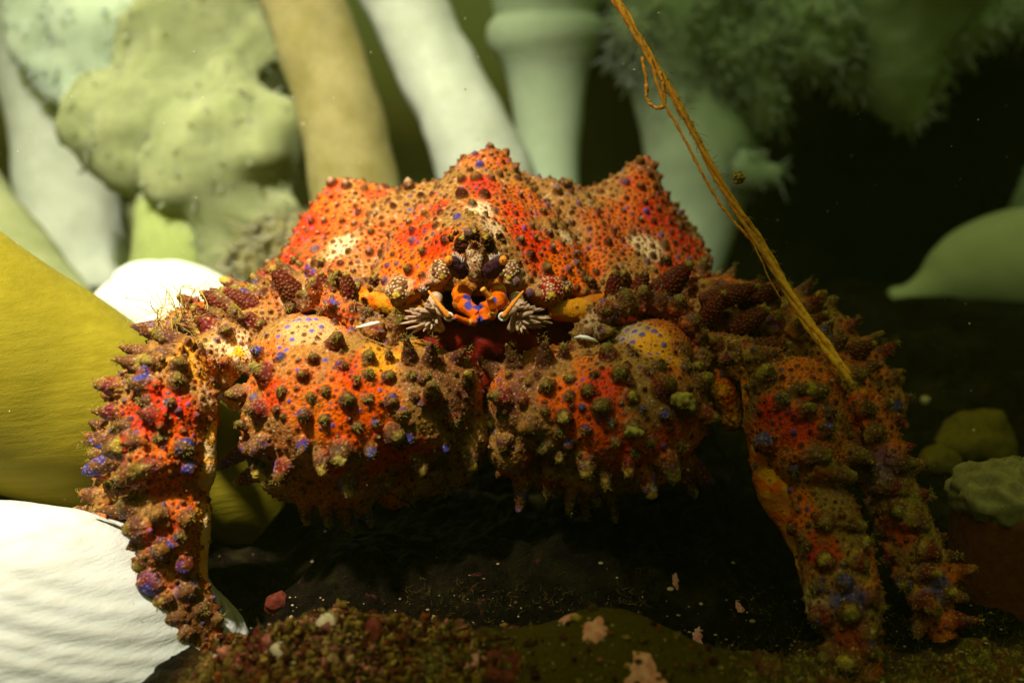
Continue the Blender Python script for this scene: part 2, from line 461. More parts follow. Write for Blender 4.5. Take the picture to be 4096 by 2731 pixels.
# ---------------------------------------------------------------- carapace
def carapace():
    L = []      # (px, py, Y) of the left half, mirrored about a slightly turned midline
    L += [(1835, 1040, -.1), (1755, 1125, .1), (1680, 1150, .35), (1600, 1195, .6), (1500, 1180, 1.2), (1400, 1150, 2.0), (1250, 1130, 2.8), (1120, 1110, 3.6), (1050, 1085, 4.6)]
    L += [(1830, 980, .1), (1750, 1010, .5), (1660, 1080, .7), (1560, 1100, 1.2), (1800, 900, 1.3), (1700, 930, 1.7), (1620, 1000, 1.7), (1500, 1060, 2.1),
          (1780, 820, 2.7), (1690, 860, 3.1), (1590, 920, 3.0), (1510, 985, 3.1), (1430, 1050, 2.9), (1300, 1060, 3.4), (1180, 1050, 4.2),
          (1830, 700, 4.2), (1740, 770, 4.3), (1650, 810, 4.6), (1560, 850, 4.7), (1480, 900, 4.6), (1380, 960, 4.3), (1270, 980, 4.7), (1170, 990, 5.2),
          (1870, 640, 4.9), (1740, 735, 6.0), (1640, 755, 6.3), (1530, 770, 6.4), (1440, 735, 6.7), (1350, 700, 7.0), (1330, 760, 6.5), (1300, 850, 5.9), (1420, 840, 5.7),
          (1285, 770, 7.0), (1240, 850, 6.7), (1190, 910, 6.5), (1130, 980, 6.2)]
    mid = [(1898, 1020, -.35), (1898, 960, 0), (1900, 890, .8), (1915, 800, 2.2), (1935, 700, 3.7), (1955, 640, 4.6), (1965, 616, 5.0)]
    K = []
    for (px, py, Y) in L:
        K.append(P(px, py, Y)); c = 1898 + 9.5 * Y
        dyr = -18 * sstep(5, 7, Y) if py < 800 else (8 if px < 1300 else 0)
        K.append(P(2 * c - px, py + dyr, Y))
    for m_ in mid: K.append(P(*m_))
    K = np.array(K)
    # behind the crests the shell falls away
    for (x, y, z) in [(.1, 6.5, 5.3), (.2, 8, 4.6), (.3, 10, 3.6), (.4, 12, 1.8), (-3, 8.5, 4.3), (3.5, 8.5, 4.3), (-6, 8.5, 4.0), (6.4, 8.5, 4.1), (-7.6, 7.5, 2.6), (8.4, 7.5, 2.6),
                      (-3, 11, 2.6), (3.6, 11, 2.6), (-6.5, 10.5, 2.0), (7.2, 10.5, 2.0), (-8.6, 6.2, 1.9), (9.3, 6.2, 1.9)]:
        K = np.vstack([K, [x, y, z]])
    n = len(K); XY = K[:, :2]
    def phi(r): return np.where(r > 1e-9, r * r * np.log(r + 1e-12), 0)
    A = np.zeros((n + 3, n + 3)); D = np.linalg.norm(XY[:, None] - XY[None], axis=2)
    A[:n, :n] = phi(D) + np.eye(n) * .12; A[:n, n] = 1; A[:n, n + 1:] = XY; A[n, :n] = 1; A[n + 1:, :n] = XY.T
    wt = np.linalg.solve(A, np.concatenate([K[:, 2], [0, 0, 0]]))
    def zf(x, y):
        q_ = np.stack([x, y], -1).reshape(-1, 2); out = np.empty(len(q_))
        for s in range(0, len(q_), 20000):
            d = np.linalg.norm(q_[s:s + 20000, None] - XY[None], axis=2)
            out[s:s + 20000] = phi(d) @ wt[:n] + wt[n] + q_[s:s + 20000] @ wt[n + 1:]
        return out.reshape(x.shape)
    def relief(X, Y, Z):
        for sgn in (-1, 1):
            gp = []
            for (px, py, Yd) in [(1770, 745, 5.2), (1690, 800, 4.6), (1600, 880, 3.9), (1530, 960, 3.3), (1490, 1040, 2.6), (1440, 1110, 2.1)]:
                c = 1898 + 9.5 * Yd; gp.append(P(px if sgn < 0 else 2 * c - px, py, Yd)[:2])
            d = np.full(X.shape, 99.)
            for a, b in zip(gp[:-1], gp[1:]):
                ab = b - a; t_ = np.clip(((X - a[0]) * ab[0] + (Y - a[1]) * ab[1]) / (ab @ ab), 0, 1)
                d = np.minimum(d, np.hypot(X - a[0] - ab[0] * t_, Y - a[1] - ab[1] * t_))
            Z = Z - .34 * np.exp(-(d / .45) ** 2) + .13 * np.exp(-((d - 1.0) / .5) ** 2)
        Q_ = np.stack([X.ravel(), Y.ravel(), 0 * X.ravel()], 1)
        return Z + ((fbm(Q_, .9, 3, 77) - .5) * .55).reshape(X.shape)
    # plan outline: front rim from the rim points, rear an arc
    rimL = [P(*p) for p in L[:9]]; rimR = [P(2 * (1898 + 9.5 * p[2]) - p[0], p[1], p[2]) for p in L[:9]]
    front = np.array(sorted([[p[0], p[1]] for p in rimL + rimR + [P(1898, 1060, -.35)]]))
    x0, x1 = front[0, 0] - .35, front[-1, 0] + .35
    NS, NT = 780, 560
    s = np.linspace(-1, 1, NS); xs = (x0 + x1) / 2 + (x1 - x0) / 2 * np.sin(s * math.pi / 2 * .985) / math.sin(math.pi / 2 * .985)
    fx = np.concatenate([[x0], front[:, 0], [x1]]); fy = np.concatenate([[5.6], front[:, 1], [5.6]])
    yf = np.interp(xs, fx, fy)
    kk = np.ones(9) / 9; yf = np.convolve(np.pad(yf, 4, 'edge'), kk, 'valid')
    e_ = np.clip(1 - ((xs - (x0 + x1) / 2) / ((x1 - x0) / 2)) ** 2, 0, 1)
    yr = 5.8 + 6.3 * e_ ** .45
    t = np.linspace(0, 1, NT)[:, None]
    X = np.repeat(xs[None], NT, 0); Y = yf[None] + (yr - yf)[None] * t; Z = zf(X, Y)
    Z = relief(X, Y, Z)
    G = np.stack([X, Y, Z], -1)
    # rolled lip under the front rim and down the sides
    rows = []
    cx = (x0 + x1) / 2
    for k, a in enumerate(np.linspace(0, 1, 26)[1:]):
        inn = np.stack([(cx - G[0, :, 0]) * .10 * a ** 1.5, np.full(NS, .9 * a ** 1.6), np.full(NS, -.62 * math.sin(a * 1.5))], -1)
        rows.append(G[0] + inn)
    rows = rows[::-1]
    back = []
    for a in np.linspace(0, 1, 10)[1:]:
        back.append(G[-1] + np.stack([(cx - G[-1, :, 0]) * .15 * a, -1.5 * a * np.ones(NS), -2.2 * a * np.ones(NS)], -1))
    G = np.concatenate([np.array(rows), G, np.array(back)], 0)
    nt_, ns_ = G.shape[:2]
    V = G.reshape(-1, 3)
    i = np.arange(nt_ * ns_).reshape(nt_, ns_)
    Fc = np.stack([i[:-1, :-1], i[:-1, 1:], i[1:, 1:], i[1:, :-1]], -1).reshape(-1, 4)
    me = bpy.data.meshes.new('carapace')
    me.vertices.add(len(V)); me.vertices.foreach_set('co', V.astype(np.float32).ravel())
    me.loops.add(Fc.size); me.loops.foreach_set('vertex_index', Fc.ravel().astype(np.int32))
    me.polygons.add(len(Fc)); me.polygons.foreach_set('loop_start', np.arange(0, Fc.size, 4, dtype=np.int32)); me.polygons.foreach_set('loop_total', np.full(len(Fc), 4, np.int32))
    me.update(calc_edges=True); me.validate()
    bv = bvh_of(me)
    def at(px, py):
        o_, d_ = ray(px, py); h = bv.ray_cast(o_, d_)
        return (np.array(h[0]), np.array(h[1])) if h[0] is not None else (None, None)
    lipmask = np.zeros((nt_, ns_)); lipmask[:25] = 1; lipm = lipmask.ravel()
    def base_fn(V, Nn, col, peb):
        nz = fbm(V, 5, 3, 41)[:, None]
        lc = AMBER * (1 - nz) + ORANGE * nz
        w_ = sstep(14, 25, np.repeat(np.arange(nt_)[:, None], ns_, 1).ravel() * 1.0)[:, None]
        w_ = np.where(lipm[:, None] > 0, w_, 1)
        return col * w_ + lc * (1 - w_), peb * w_[:, 0]
    zones = []
    for (zx, zy, zr, k, s_, pb) in [
        (1230, 900, 150, REDOR, .95, .25), (1180, 1020, 110, REDOR, .9, .3), (1300, 800, 90, ORANGE, .8, .5), (1340, 760, 60, REDOR, .5, .5), (1650, 950, 120, REDOR, .9, .2),
        (1740, 850, 90, REDOR, .85, .2), (1660, 1060, 120, ORANGE, .9, .2), (1580, 1040, 100, ORANGE, .8, .3), (1750, 970, 90, REDOR, .9, .2), (1920, 730, 90, RED * 1.3, .85, .3),
        (2060, 850, 80, REDOR, .75, .3), (2170, 1000, 120, REDOR, .95, .15), (2100, 930, 90, REDOR, .9, .2), (2260, 1080, 120, ORANGE, .9, .2), (2330, 1040, 100, ORANGE, .8, .3),
        (2620, 850, 110, REDOR, .85, .35), (2740, 960, 120, REDOR, .95, .25), (2560, 740, 80, ORANGE, .8, .4), (2690, 1060, 100, REDOR, .8, .3), (2850, 1080, 90, REDOR, .9, .3), (2300, 740, 70, REDOR, .7, .5), (1500, 780, 60, REDOR, .6, .5),
        (1380, 860, 110, ORANGE * .7 + TAN * .3, .6, .7), (2480, 860, 110, ORANGE * .7 + TAN * .3, .6, .7),
        (1370, 985, 85, CREAM * 1.15, .95, 1), (2585, 985, 95, CREAM * 1.1, .95, 1), (1440, 1040, 90, TAN * 1.1, .7, 1), (1930, 840, 75, CREAM * 1.2, .95, 1), (1965, 900, 60, CREAM, .8, 1), (2265, 945, 40, CREAM, .9, 1), (2510, 1050, 90, TAN * 1.1, .7, 1),
        (1880, 960, 60, BROWN * 1.2, .8, .9), (1335, 715, 48, MAROON * 1.6 + BROWN * .4, .85, .8), (2575, 690, 50, MAROON * 1.6 + BROWN * .4, .85, .8), (1962, 632, 52, MAROON * 1.6 + BROWN * .4, .85, .8), (1755, 1110, 70, CREAM * .75, .8, 1), (2045, 1110, 70, CREAM * .75, .8, 1), (1590, 1170, 80, CREAM * .75, .8, 1), (2200, 1175, 80, CREAM * .7, .8, 1)]:
        p, _ = at(zx, zy)
        if p is not None: zones.append((p, rad(zr, p), np.clip(k, 0, 1), s_, pb))
    bigs = []
    for (bx, by, br) in [(1848, 782, 27), (1935, 782, 27), (1888, 822, 24), (1905, 715, 26), (1850, 722, 22), (1960, 718, 22), (1830, 870, 20), (1785, 962, 26), (2078, 962, 24), (1700, 1010, 24), (1640, 1080, 26), (2120, 1020, 26),
                         (2180, 1078, 30), (1745, 905, 20), (2250, 1120, 22), (1540, 1120, 20), (1655, 930, 20), (2210, 905, 20), (1385, 745, 24), (1330, 735, 24), (1455, 760, 20), (1640, 750, 26), (1600, 770, 18), (2270, 740, 24), (2230, 770, 22), (2400, 770, 20), (2500, 730, 22), (2560, 745, 20),
                         (1260, 1000, 24), (1200, 1060, 22), (2650, 985, 28), (2430, 970, 22), (2720, 900, 20), (2560, 880, 18), (1700, 860, 18), (2170, 850, 20), (1480, 1010, 22), (2380, 1090, 22), (1300, 890, 18), (1420, 900, 18), (1995, 700, 20), (1920, 665, 20), (2000, 655, 20)]:
        p, _ = at(bx, by)
        if p is not None: bigs.append((p, rad(br, p)))
    # crest cones and rim knobs grow by displacement along the normal
    V0 = getv(me); N0 = getn(me)
    kd = kdtree.KDTree(len(V0))
    for j in range(len(V0)): kd.insert(V0[j], j)
    kd.balance()
    D = np.zeros((len(V0), 3))
    def knob(px, py, r, h, dv=None, pw=1.3):
        p, nn = at(px, py)
        if p is None: return
        rr = rad(r, p); hh = rad(h, p); dv_ = nn if dv is None else np.array(dv) / np.linalg.norm(dv)
        hit = kd.find_range(p, rr * 1.4); ii = np.array([h_[1] for h_ in hit]); dd = np.array([h_[2] for h_ in hit]) / (rr * 1.4)
        D[ii] += (hh * (np.clip(1 - dd, 0, 1) ** pw))[:, None] * dv_
    knob(1335, 705, 75, 52, (-.1, -.1, 1), 1.1); knob(2575, 682, 78, 60, (.15, -.1, 1), 1.1); knob(1965, 630, 80, 40, (0, -.2, 1), 1.1)
    knob(1603, 1182, 62, 60, (-.15, -1, -.25), 1.0); knob(2200, 1182, 66, 62, (.1, -1, -.25), 1.0)
    knob(1758, 1100, 44, 60, (0, -1, -.35), 1.0); knob(2040, 1105, 44, 60, (0, -1, -.35), 1.0)
    knob(1690, 1140, 26, 30, (0, -1, -.2), 1.0); knob(2125, 1170, 26, 30, (0, -1, -.2), 1.0)
    knob(1850, 960, 34, 46, (-.1, -1, .35), 1.0); knob(1945, 958, 34, 46, (.1, -1, .35), 1.0); knob(1898, 935, 28, 34, (0, -1, .45), 1.0); knob(1807, 950, 18, 26, (0, -1, .3)); knob(2000, 945, 18, 26, (0, -1, .3))
    knob(1160, 1085, 30, 50, (-.3, -1, .3)); knob(2460, 1120, 40, 46, (0, -1, .3)); knob(2330, 1170, 34, 34, (.2, -1, 0)); knob(1480, 1150, 28, 34, (0, -1, .2))
    setv(me, V0 + D)
    def msk(V, Nn): return np.where(lipm > 0, .25, 1.0) * (V[:, 1] < 9.5)
    dress(me, zones, [(P(1850, 975, -.3), P(1848, 930, -.7), .28, 'd'), (P(1945, 970, -.3), P(1950, 925, -.7), .28, 'd')], 1.0,
          [(.12, .19, 2600, 1.42), (.07, .115, 14000, 1.16), (.042, .062, 60000, 1.08)], base_fn, mask=msk, extra_big=bigs, pebble=.75)
    return link('carapace', me, M_CRAB, crab), at
cara, c_at = carapace()

# rostrum spike under the horns, body mass, mouth
def bodymat():
    m, t, b = newmat('body_membrane')
    n = tex_noise(t, 1.6, 5, .6); v = tex_vor(t, 2.2)
    c = mixc(t, mrange(t, n.outputs[0], .35, .65), (.10, .006, .004), (.22, .014, .006))
    c = mixc(t, mrange(t, v.outputs['Distance'], .12, .2, .9, 0), c, (.012, .006, .02))
    t.links.new(c, b.inputs['Base Color']); b.inputs['Roughness'].default_value = .35
    bump(t, b, n.outputs[0], .6, .2); return m
M_BODY = bodymat()
mb = MB(); c = P(1940, 1290, 5.0)
mb.ellipsoid(c, (6.6, 4.2, 2.0), 60, 30); mb.ellipsoid(P(1900, 1400, 2.4), (2.6, 1.6, 2.0), 40, 24)
me = remesh(mb.mesh(), .12); V = getv(me); Nn = getn(me); setv(me, V + Nn * ((fbm(V, 1.5, 4, 2) - .5) * .5)[:, None])
body = link('body', me, M_BODY, crab); body['label'] = 'dark red mouth and belly under the shell'

def smallpart(name, prims, spines_px, col1, col2, vox=.03, label=None, sizes=None, fz=0, zones=(), peb=.9):
    def bf(V, Nn, col, pb):
        nz = sstep(.4, .6, fbm(V, 3, 3, 9))[:, None]
        return np.asarray(col1) * (1 - nz) + np.asarray(col2) * nz, pb
    return shell_part(name, prims, spines_px, zones, vox, label, .5, pre=.06, base_fn=bf, sizes=sizes or [(.03, .05, 6000, 1.1)], fz=fz, pebble=peb)[0]
smallpart('rostrum', [('c', [(1898, 1000, .0, 40), (1898, 1060, -.5, 34), (1896, 1105, -.9, 24)])],
          [(1896, 1095, 1896, 1112, 14, 'y'), (1895, 985, 1893, 965, 12, 'w')], CREAM * .8, BROWN * 1.5, label='cream pebbled spike between the eyes')

# ---------------------------------------------------------------- claws
BZ = lambda *a: a
def claw_base(V, Nn, col, peb):
    # the flank that faces the middle is maroon, the palm is orange
    return col, peb
lefts = [  # bx,by,tx,ty,r,kind   (None -> along the normal)
    (1068, 1500, None, 1.5, 40, 'o'), (1340, 1385, 1345, 1340, 34, 'o', -.5), (1368, 1465, None, 1.3, 24, 'd'), (1387, 1600, None, 1.5, 30, 'o'), (1304, 1563, None, 1.3, 19, 'w'),
    (1246, 1589, None, 1.3, 20, 'w'), (1215, 1506, None, 1.6, 25, 'o'), (1256, 1440, None, 1.5, 23, 'o'), (1128, 1436, None, 1.5, 20, 'b'), (1036, 1640, None, 1.5, 40, 'd'),
    (980, 1572, 895, 1575, 30, 'o'), (1000, 1470, 925, 1462, 30, 'd'), (1040, 1415, 1005, 1390, 22, 'b'), (985, 1700, 940, 1695, 22, 'o'),
    (1473, 1436, None, 1.6, 26, 'o'), (1553, 1512, None, 1.5, 27, 'o'), (1648, 1506, None, 1.4, 20, 'y'), (1565, 1602, None, 1.6, 27, 'w'), (1470, 1595, None, 1.3, 19, 'w'),
    (1470, 1500, None, 1.5, 19, 'o'), (1422, 1519, None, 1.4, 15, 'w'), (1221, 1660, None, 1.5, 28, 'b'), (1300, 1678, None, 1.3, 21, 'o'), (1368, 1795, None, 1.8, 46, 'o'),
    (1049, 1770, None, 1.8, 40, 'b'), (1572, 1733, None, 1.7, 42, 'o'), (1731, 1600, 1735, 1545, 36, 'o', -.9), (1872, 1535, 1872, 1490, 28, 'y', -.5), (1425, 1704, None, 1.5, 21, 'd'), (1610, 1650, None, 1.5, 22, 'w'),
    (1640, 1440, 1625, 1335, 30, 'd', -.4), (1720, 1450, 1735, 1345, 32, 'd', -.4), (1815, 1440, 1885, 1385, 30, 'd', -.5), (1560, 1440, 1550, 1400, 16, 'w'), (1700, 1510, None, 1.5, 18, 'w'),
    (960, 1800, 855, 1885, 34, 'o', -.1), (985, 1880, 930, 1945, 28, 'y', -.1), (1010, 1830, 1025, 1905, 42, 'y', -.5), (1150, 1850, 1095, 1935, 36, 'o', -.5), (1280, 1825, 1290, 1895, 30, 'y', -.5), (1215, 1770, 1205, 1800, 24, 'b', -.5),
    (1390, 1905, 1405, 1995, 36, 'y', -.4), (1660, 1830, 1705, 1900, 34, 'o', -.4), (1540, 1890, 1560, 1945, 22, 'y', -.2), (1870, 1800, 1890, 1895, 34, 'y', -.4), (1222, 2010, 1225, 2095, 26, 'o', 0), (1300, 2020, 1320, 2100, 22, 'o', 0),
    (1370, 2040, 1400, 2120, 28, 'o', 0), (1450, 2020, 1490, 2100, 26, 'b', 0), (1600, 1960, 1650, 2020, 24, 'o', 0), (1750, 1900, 1790, 1980, 26, 'o', 0), (1945, 1690, 1972, 1700, 20, 'y', -.2), (1800, 1680, None, 1.6, 26, 'd'), (1780, 1780, None, 1.5, 24, 'b'),
    (1480, 1800, None, 1.5, 24, 'b'), (1110, 1640, None, 1.4, 18, 'w'), (1130, 1560, None, 1.4, 18, 'w'), (1500, 1690, None, 1.3, 16, 'b'), (1660, 1590, None, 1.4, 18, 'd'), (1640, 1750, None, 1.5, 26, 'b')]
lz = [(1270, 1640, 150, ORANGE, .8, .35), (1450, 1600, 170, ORANGE, .95, .1), (1450, 1480, 120, REDOR, .7, .2), (1540, 1440, 110, AMBER, .85, .2), (1440, 1700, 150, REDOR * .5 + ORANGE * .5, .9, .1), (1560, 1820, 140, REDOR, .8, .2), (1330, 1840, 90, RED * 1.5, .7, .4), (1080, 1580, 80, REDOR, .8, .4),
      (1230, 1310, 150, AMBER * .3 + CREAM * .5, .9, 1), (1150, 1420, 110, TAN * 1.3, .8, 1), (1690, 1480, 120, BROWN * 1.3, .75, 1), (1820, 1500, 120, BROWN, .85, 1), (1850, 1650, 130, MAROON * 1.5, .75, .9), (1650, 1380, 80, AMBER * .8, .5, .6), (1130, 1800, 130, BROWN * 1.7, .6, 1), (1690, 1800, 90, RED * 1.6, .6, .6)]
claw_prims_l = [('e', 1350, 1640, -1.3, 370, 300, 300), ('e', 1225, 1380, -.1, 215, 118, 200), ('e', 1300, 1470, -1.0, 210, 100, 200), ('e', 1650, 1620, -1.2, 260, 230, 240), ('e', 1800, 1600, -1.1, 130, 180, 170), ('e', 1330, 1880, -.6, 280, 130, 200), ('c', [(1560, 1960, -.4, 75), (1850, 1850, -.5, 75), (1925, 1780, -.6, 50)]), ('e', 1850, 1720, -1.0, 110, 150, 140), ('c', [(1500, 1500, -.6, 140), (1700, 1460, -.6, 90), (1790, 1470, -.9, 60)])]
cl, sp_l, _ = shell_part('claw', claw_prims_l, lefts, lz, .045, 'folded orange claw on the left with olive tipped knobs', 1.0,
                         sizes=[(.09, .16, 350, 1.7), (.05, .095, 3500, 1.5), (.03, .05, 18000, 1.35)], fz=34, blue_px=[(1177,1284,10),(1199,1284,12),(1234,1281,15),(1263,1279,13),(1151,1308,12),(1284,1308,12),(1246,1324,11),(1168,1358,11),(1113,1346,11),(1146,1403,13),(1120,1391,9),(1220,1265,9),(1300,1440,10),(1190,1480,9),(1440,1640,9),(1330,1700,9),(1520,1560,9)])
rights = [
    (2436, 1430, None, 1.6, 36, 'o'), (2531, 1420, None, 1.4, 23, 'd'), (2633, 1475, None, 1.5, 28, 'o'), (2483, 1505, None, 1.6, 35, 'o'), (2652, 1550, None, 1.7, 45, 'o'), (2742, 1475, 2765, 1468, 28, 'd'), (2786, 1540, None, 1.7, 40, 'o'),
    (2745, 1630, 2735, 1600, 44, 'o', -.6), (2815, 1665, None, 1.6, 36, 'o'), (2193, 1550, None, 1.6, 30, 'o'), (2283, 1522, None, 1.4, 21, 'y'), (2356, 1567, None, 1.6, 29, 'o'), (2283, 1583, None, 1.4, 21, 'w'), (2381, 1500, None, 1.4, 20, 'd'),
    (2410, 1632, None, 1.6, 38, 'o'), (2254, 1664, None, 1.6, 32, 'y'), (2235, 1720, None, 1.3, 21, 'd'), (2346, 1716, None, 1.4, 23, 'b'), (2528, 1592, None, 1.5, 26, 'y'), (2531, 1715, None, 1.7, 34, 'o'), (2464, 1765, None, 1.4, 23, 'w'), (2538, 1804, None, 1.4, 21, 'd'),
    (2723, 1778, None, 1.4, 22, 'd'), (2283, 1772, None, 1.4, 26, 'b'), (2570, 1637, None, 1.3, 14, 'b'), (2020, 1600, 1955, 1580, 30, 'o', -.3), (2130, 1705, 2090, 1715, 42, 'w', -.6), (2060, 1460, 2034, 1372, 32, 'd', -.4), (2185, 1455, 2168, 1340, 36, 'd', -.4), (1975, 1485, 1905, 1430, 32, 'd', -.3),
    (2255, 1430, 2257, 1375, 22, 'o', -.3), (2350, 1840, 2345, 1910, 38, 'y', -.5), (2417, 1885, 2425, 1955, 30, 'y', -.4), (2509, 1840, 2515, 1905, 26, 'y', -.4), (2575, 1880, 2608, 1990, 36, 'y', -.4), (2665, 1840, 2715, 1925, 42, 'o', -.4), (2745, 1900, 2790, 1995, 30, 'y', -.3), (2800, 1825, 2872, 1955, 42, 'b', -.2),
    (2090, 1915, 2088, 2045, 32, 'b', -.2), (2210, 1900, 2195, 1995, 30, 'o', -.2), (2290, 1960, 2275, 2055, 24, 'o', 0), (2365, 1950, 2395, 2020, 24, 'o', 0), (2345, 2000, 2350, 2080, 20, 'o', 0), (2440, 1990, 2460, 2080, 20, 'o', 0), (2180, 1780, 2160, 1810, 32, 'o', -.4), (2100, 1600, None, 1.5, 24, 'w'), (2180, 1640, None, 1.4, 18, 'w'),
    (2600, 1770, None, 1.4, 20, 'd'), (2660, 1660, None, 1.5, 24, 'b'), (2450, 1690, None, 1.4, 18, 'b'), (2330, 1630, None, 1.3, 16, 'b'), (2240, 1810, 2235, 1840, 24, 'y', -.4), (2120, 1530, None, 1.4, 18, 'w'), (2590, 1490, None, 1.4, 20, 'd'), (2020, 1760, 2010, 1810, 28, 'o', -.2)]
rz = [(2300, 1640, 170, REDOR * .5 + ORANGE * .5, .95, .1), (2420, 1560, 120, REDOR, .9, .15), (2400, 1740, 150, REDOR * .6 + ORANGE * .4, .9, .15), (2250, 1560, 100, ORANGE, .7, .3), (2480, 1850, 110, REDOR, .8, .2), (2330, 1450, 70, ORANGE, .6, .4), (2650, 1650, 100, BROWN * 1.5, .6, 1), (2620, 1800, 110, RED * 1.3, .6, .5),
      (2600, 1360, 110, AMBER, .85, .6), (2520, 1330, 80, CREAM * .9, .8, .9), (2680, 1430, 70, AMBER * .9, .6, .8), (2080, 1510, 130, BROWN * 1.1, .8, 1), (2020, 1600, 100, MAROON * 1.8, .8, 1), (2180, 1480, 70, BROWN * 1.2, .6, 1), (2130, 1830, 100, RED, .5, .5), (2740, 1560, 90, BROWN * 1.4, .7, .9), (2720, 1720, 90, REDOR * .7, .6, .5)]
claw_prims_r = [('e', 2490, 1640, -1.2, 340, 270, 290), ('e', 2585, 1400, -.05, 165, 118, 190), ('e', 2560, 1470, -1.0, 200, 90, 200), ('e', 2240, 1620, -1.1, 230, 200, 230), ('e', 2075, 1610, -1.0, 125, 160, 160), ('e', 2050, 1745, -.9, 105, 140, 140), ('e', 2440, 1850, -.6, 300, 110, 200), ('c', [(2020, 1790, -.4, 55), (2080, 1850, -.4, 80), (2300, 1920, -.4, 80)]), ('c', [(2360, 1500, -.6, 130), (2180, 1480, -.6, 90), (2040, 1500, -.9, 60)])]
cr, sp_r, _ = shell_part('claw', claw_prims_r, rights, rz, .045, 'folded orange claw on the right, in half shadow', 1.0,
                         sizes=[(.09, .16, 350, 1.7), (.05, .095, 3500, 1.5), (.03, .05, 18000, 1.35)], fz=34, blue_px=[(2510,1321,12),(2539,1327,14),(2568,1339,15),(2591,1313,11),(2617,1327,16),(2530,1371,14),(2492,1359,11),(2654,1379,14),(2597,1417,11),(2628,1414,10),(2678,1437,9),(2640,1342,10),(2570,1634,13),(2330,1520,9),(2390,1690,9)])

# ---------------------------------------------------------------- claw arms behind the palms
def arm(name, pts, spx, zn, label, **kw):
    return shell_part(name, [('c', q_) for q_ in pts], spx, zn, .05, label, .8, sizes=[(.07, .10, 2500, 1.25), (.035, .055, 14000, 1.1)], **kw)[0]
arm('claw_arm', [[(1080, 1230, 1.6, 80), (1280, 1190, .6, 55), (1400, 1250, .0, 50), (1500, 1320, -.4, 62), (1580, 1400, -.4, 60)]],
    [(1130, 1150, 1100, 1085, 36, 'd', -.3), (1260, 1160, 1245, 1115, 26, 'o'), (1330, 1150, 1330, 1100, 26, 'o'), (1220, 1200, 1195, 1165, 28, 'o'), (1330, 1230, None, 1.6, 28, 'r'), (1420, 1240, None, 1.5, 26, 'r'), (1465, 1255, None, 1.4, 22, 'd'), (1500, 1330, None, 1.2, 28, 'w'), (1560, 1370, None, 1.3, 20, 'w'), (1170, 1220, None, 1.6, 24, 'd'), (1060, 1280, 1030, 1250, 28, 'd'), (1290, 1240, None, 1.4, 18, 'o')],
    [(1180, 1200, 90, CREAM * .8, .7, 1), (1420, 1240, 50, REDOR, .8, .3), (1500, 1340, 70, TAN, .7, 1)], 'knobbly arm above the left claw', rand_sp=70, fz=26, rs_r=(.14, .22), spk=1.4, rs_dir=(0, -.3, .6))
arm('claw_arm', [[(2340, 1400, -.4, 62), (2340, 1330, -.3, 55), (2430, 1235, .0, 50), (2560, 1200, .4, 55), (2700, 1230, .5, 55), (2770, 1340, .3, 52), (2800, 1430, .1, 50)]],
    [(2420, 1240, None, 1.5, 30, 'o'), (2500, 1200, 2500, 1160, 30, 'o'), (2570, 1190, 2575, 1150, 28, 'o'), (2640, 1200, 2650, 1160, 28, 'r'), (2710, 1220, 2725, 1185, 28, 'o'), (2760, 1290, 2800, 1260, 28, 'o'), (2460, 1270, None, 1.3, 24, 'r'), (2340, 1340, None, 1.2, 26, 'w'), (2560, 1230, None, 1.4, 24, 'r'), (2740, 1380, None, 1.3, 22, 'r'), (2800, 1340, 2830, 1320, 24, 'd')],
    [(2400, 1290, 90, CREAM * .7, .7, 1), (2600, 1220, 90, MAROON * 1.5, .6, .7), (2745, 1370, 50, REDOR, .8, .3)], 'knobbly arm arching over the right claw', rand_sp=70, fz=26, rs_r=(.14, .22), spk=1.4, rs_dir=(0, -.3, .6))

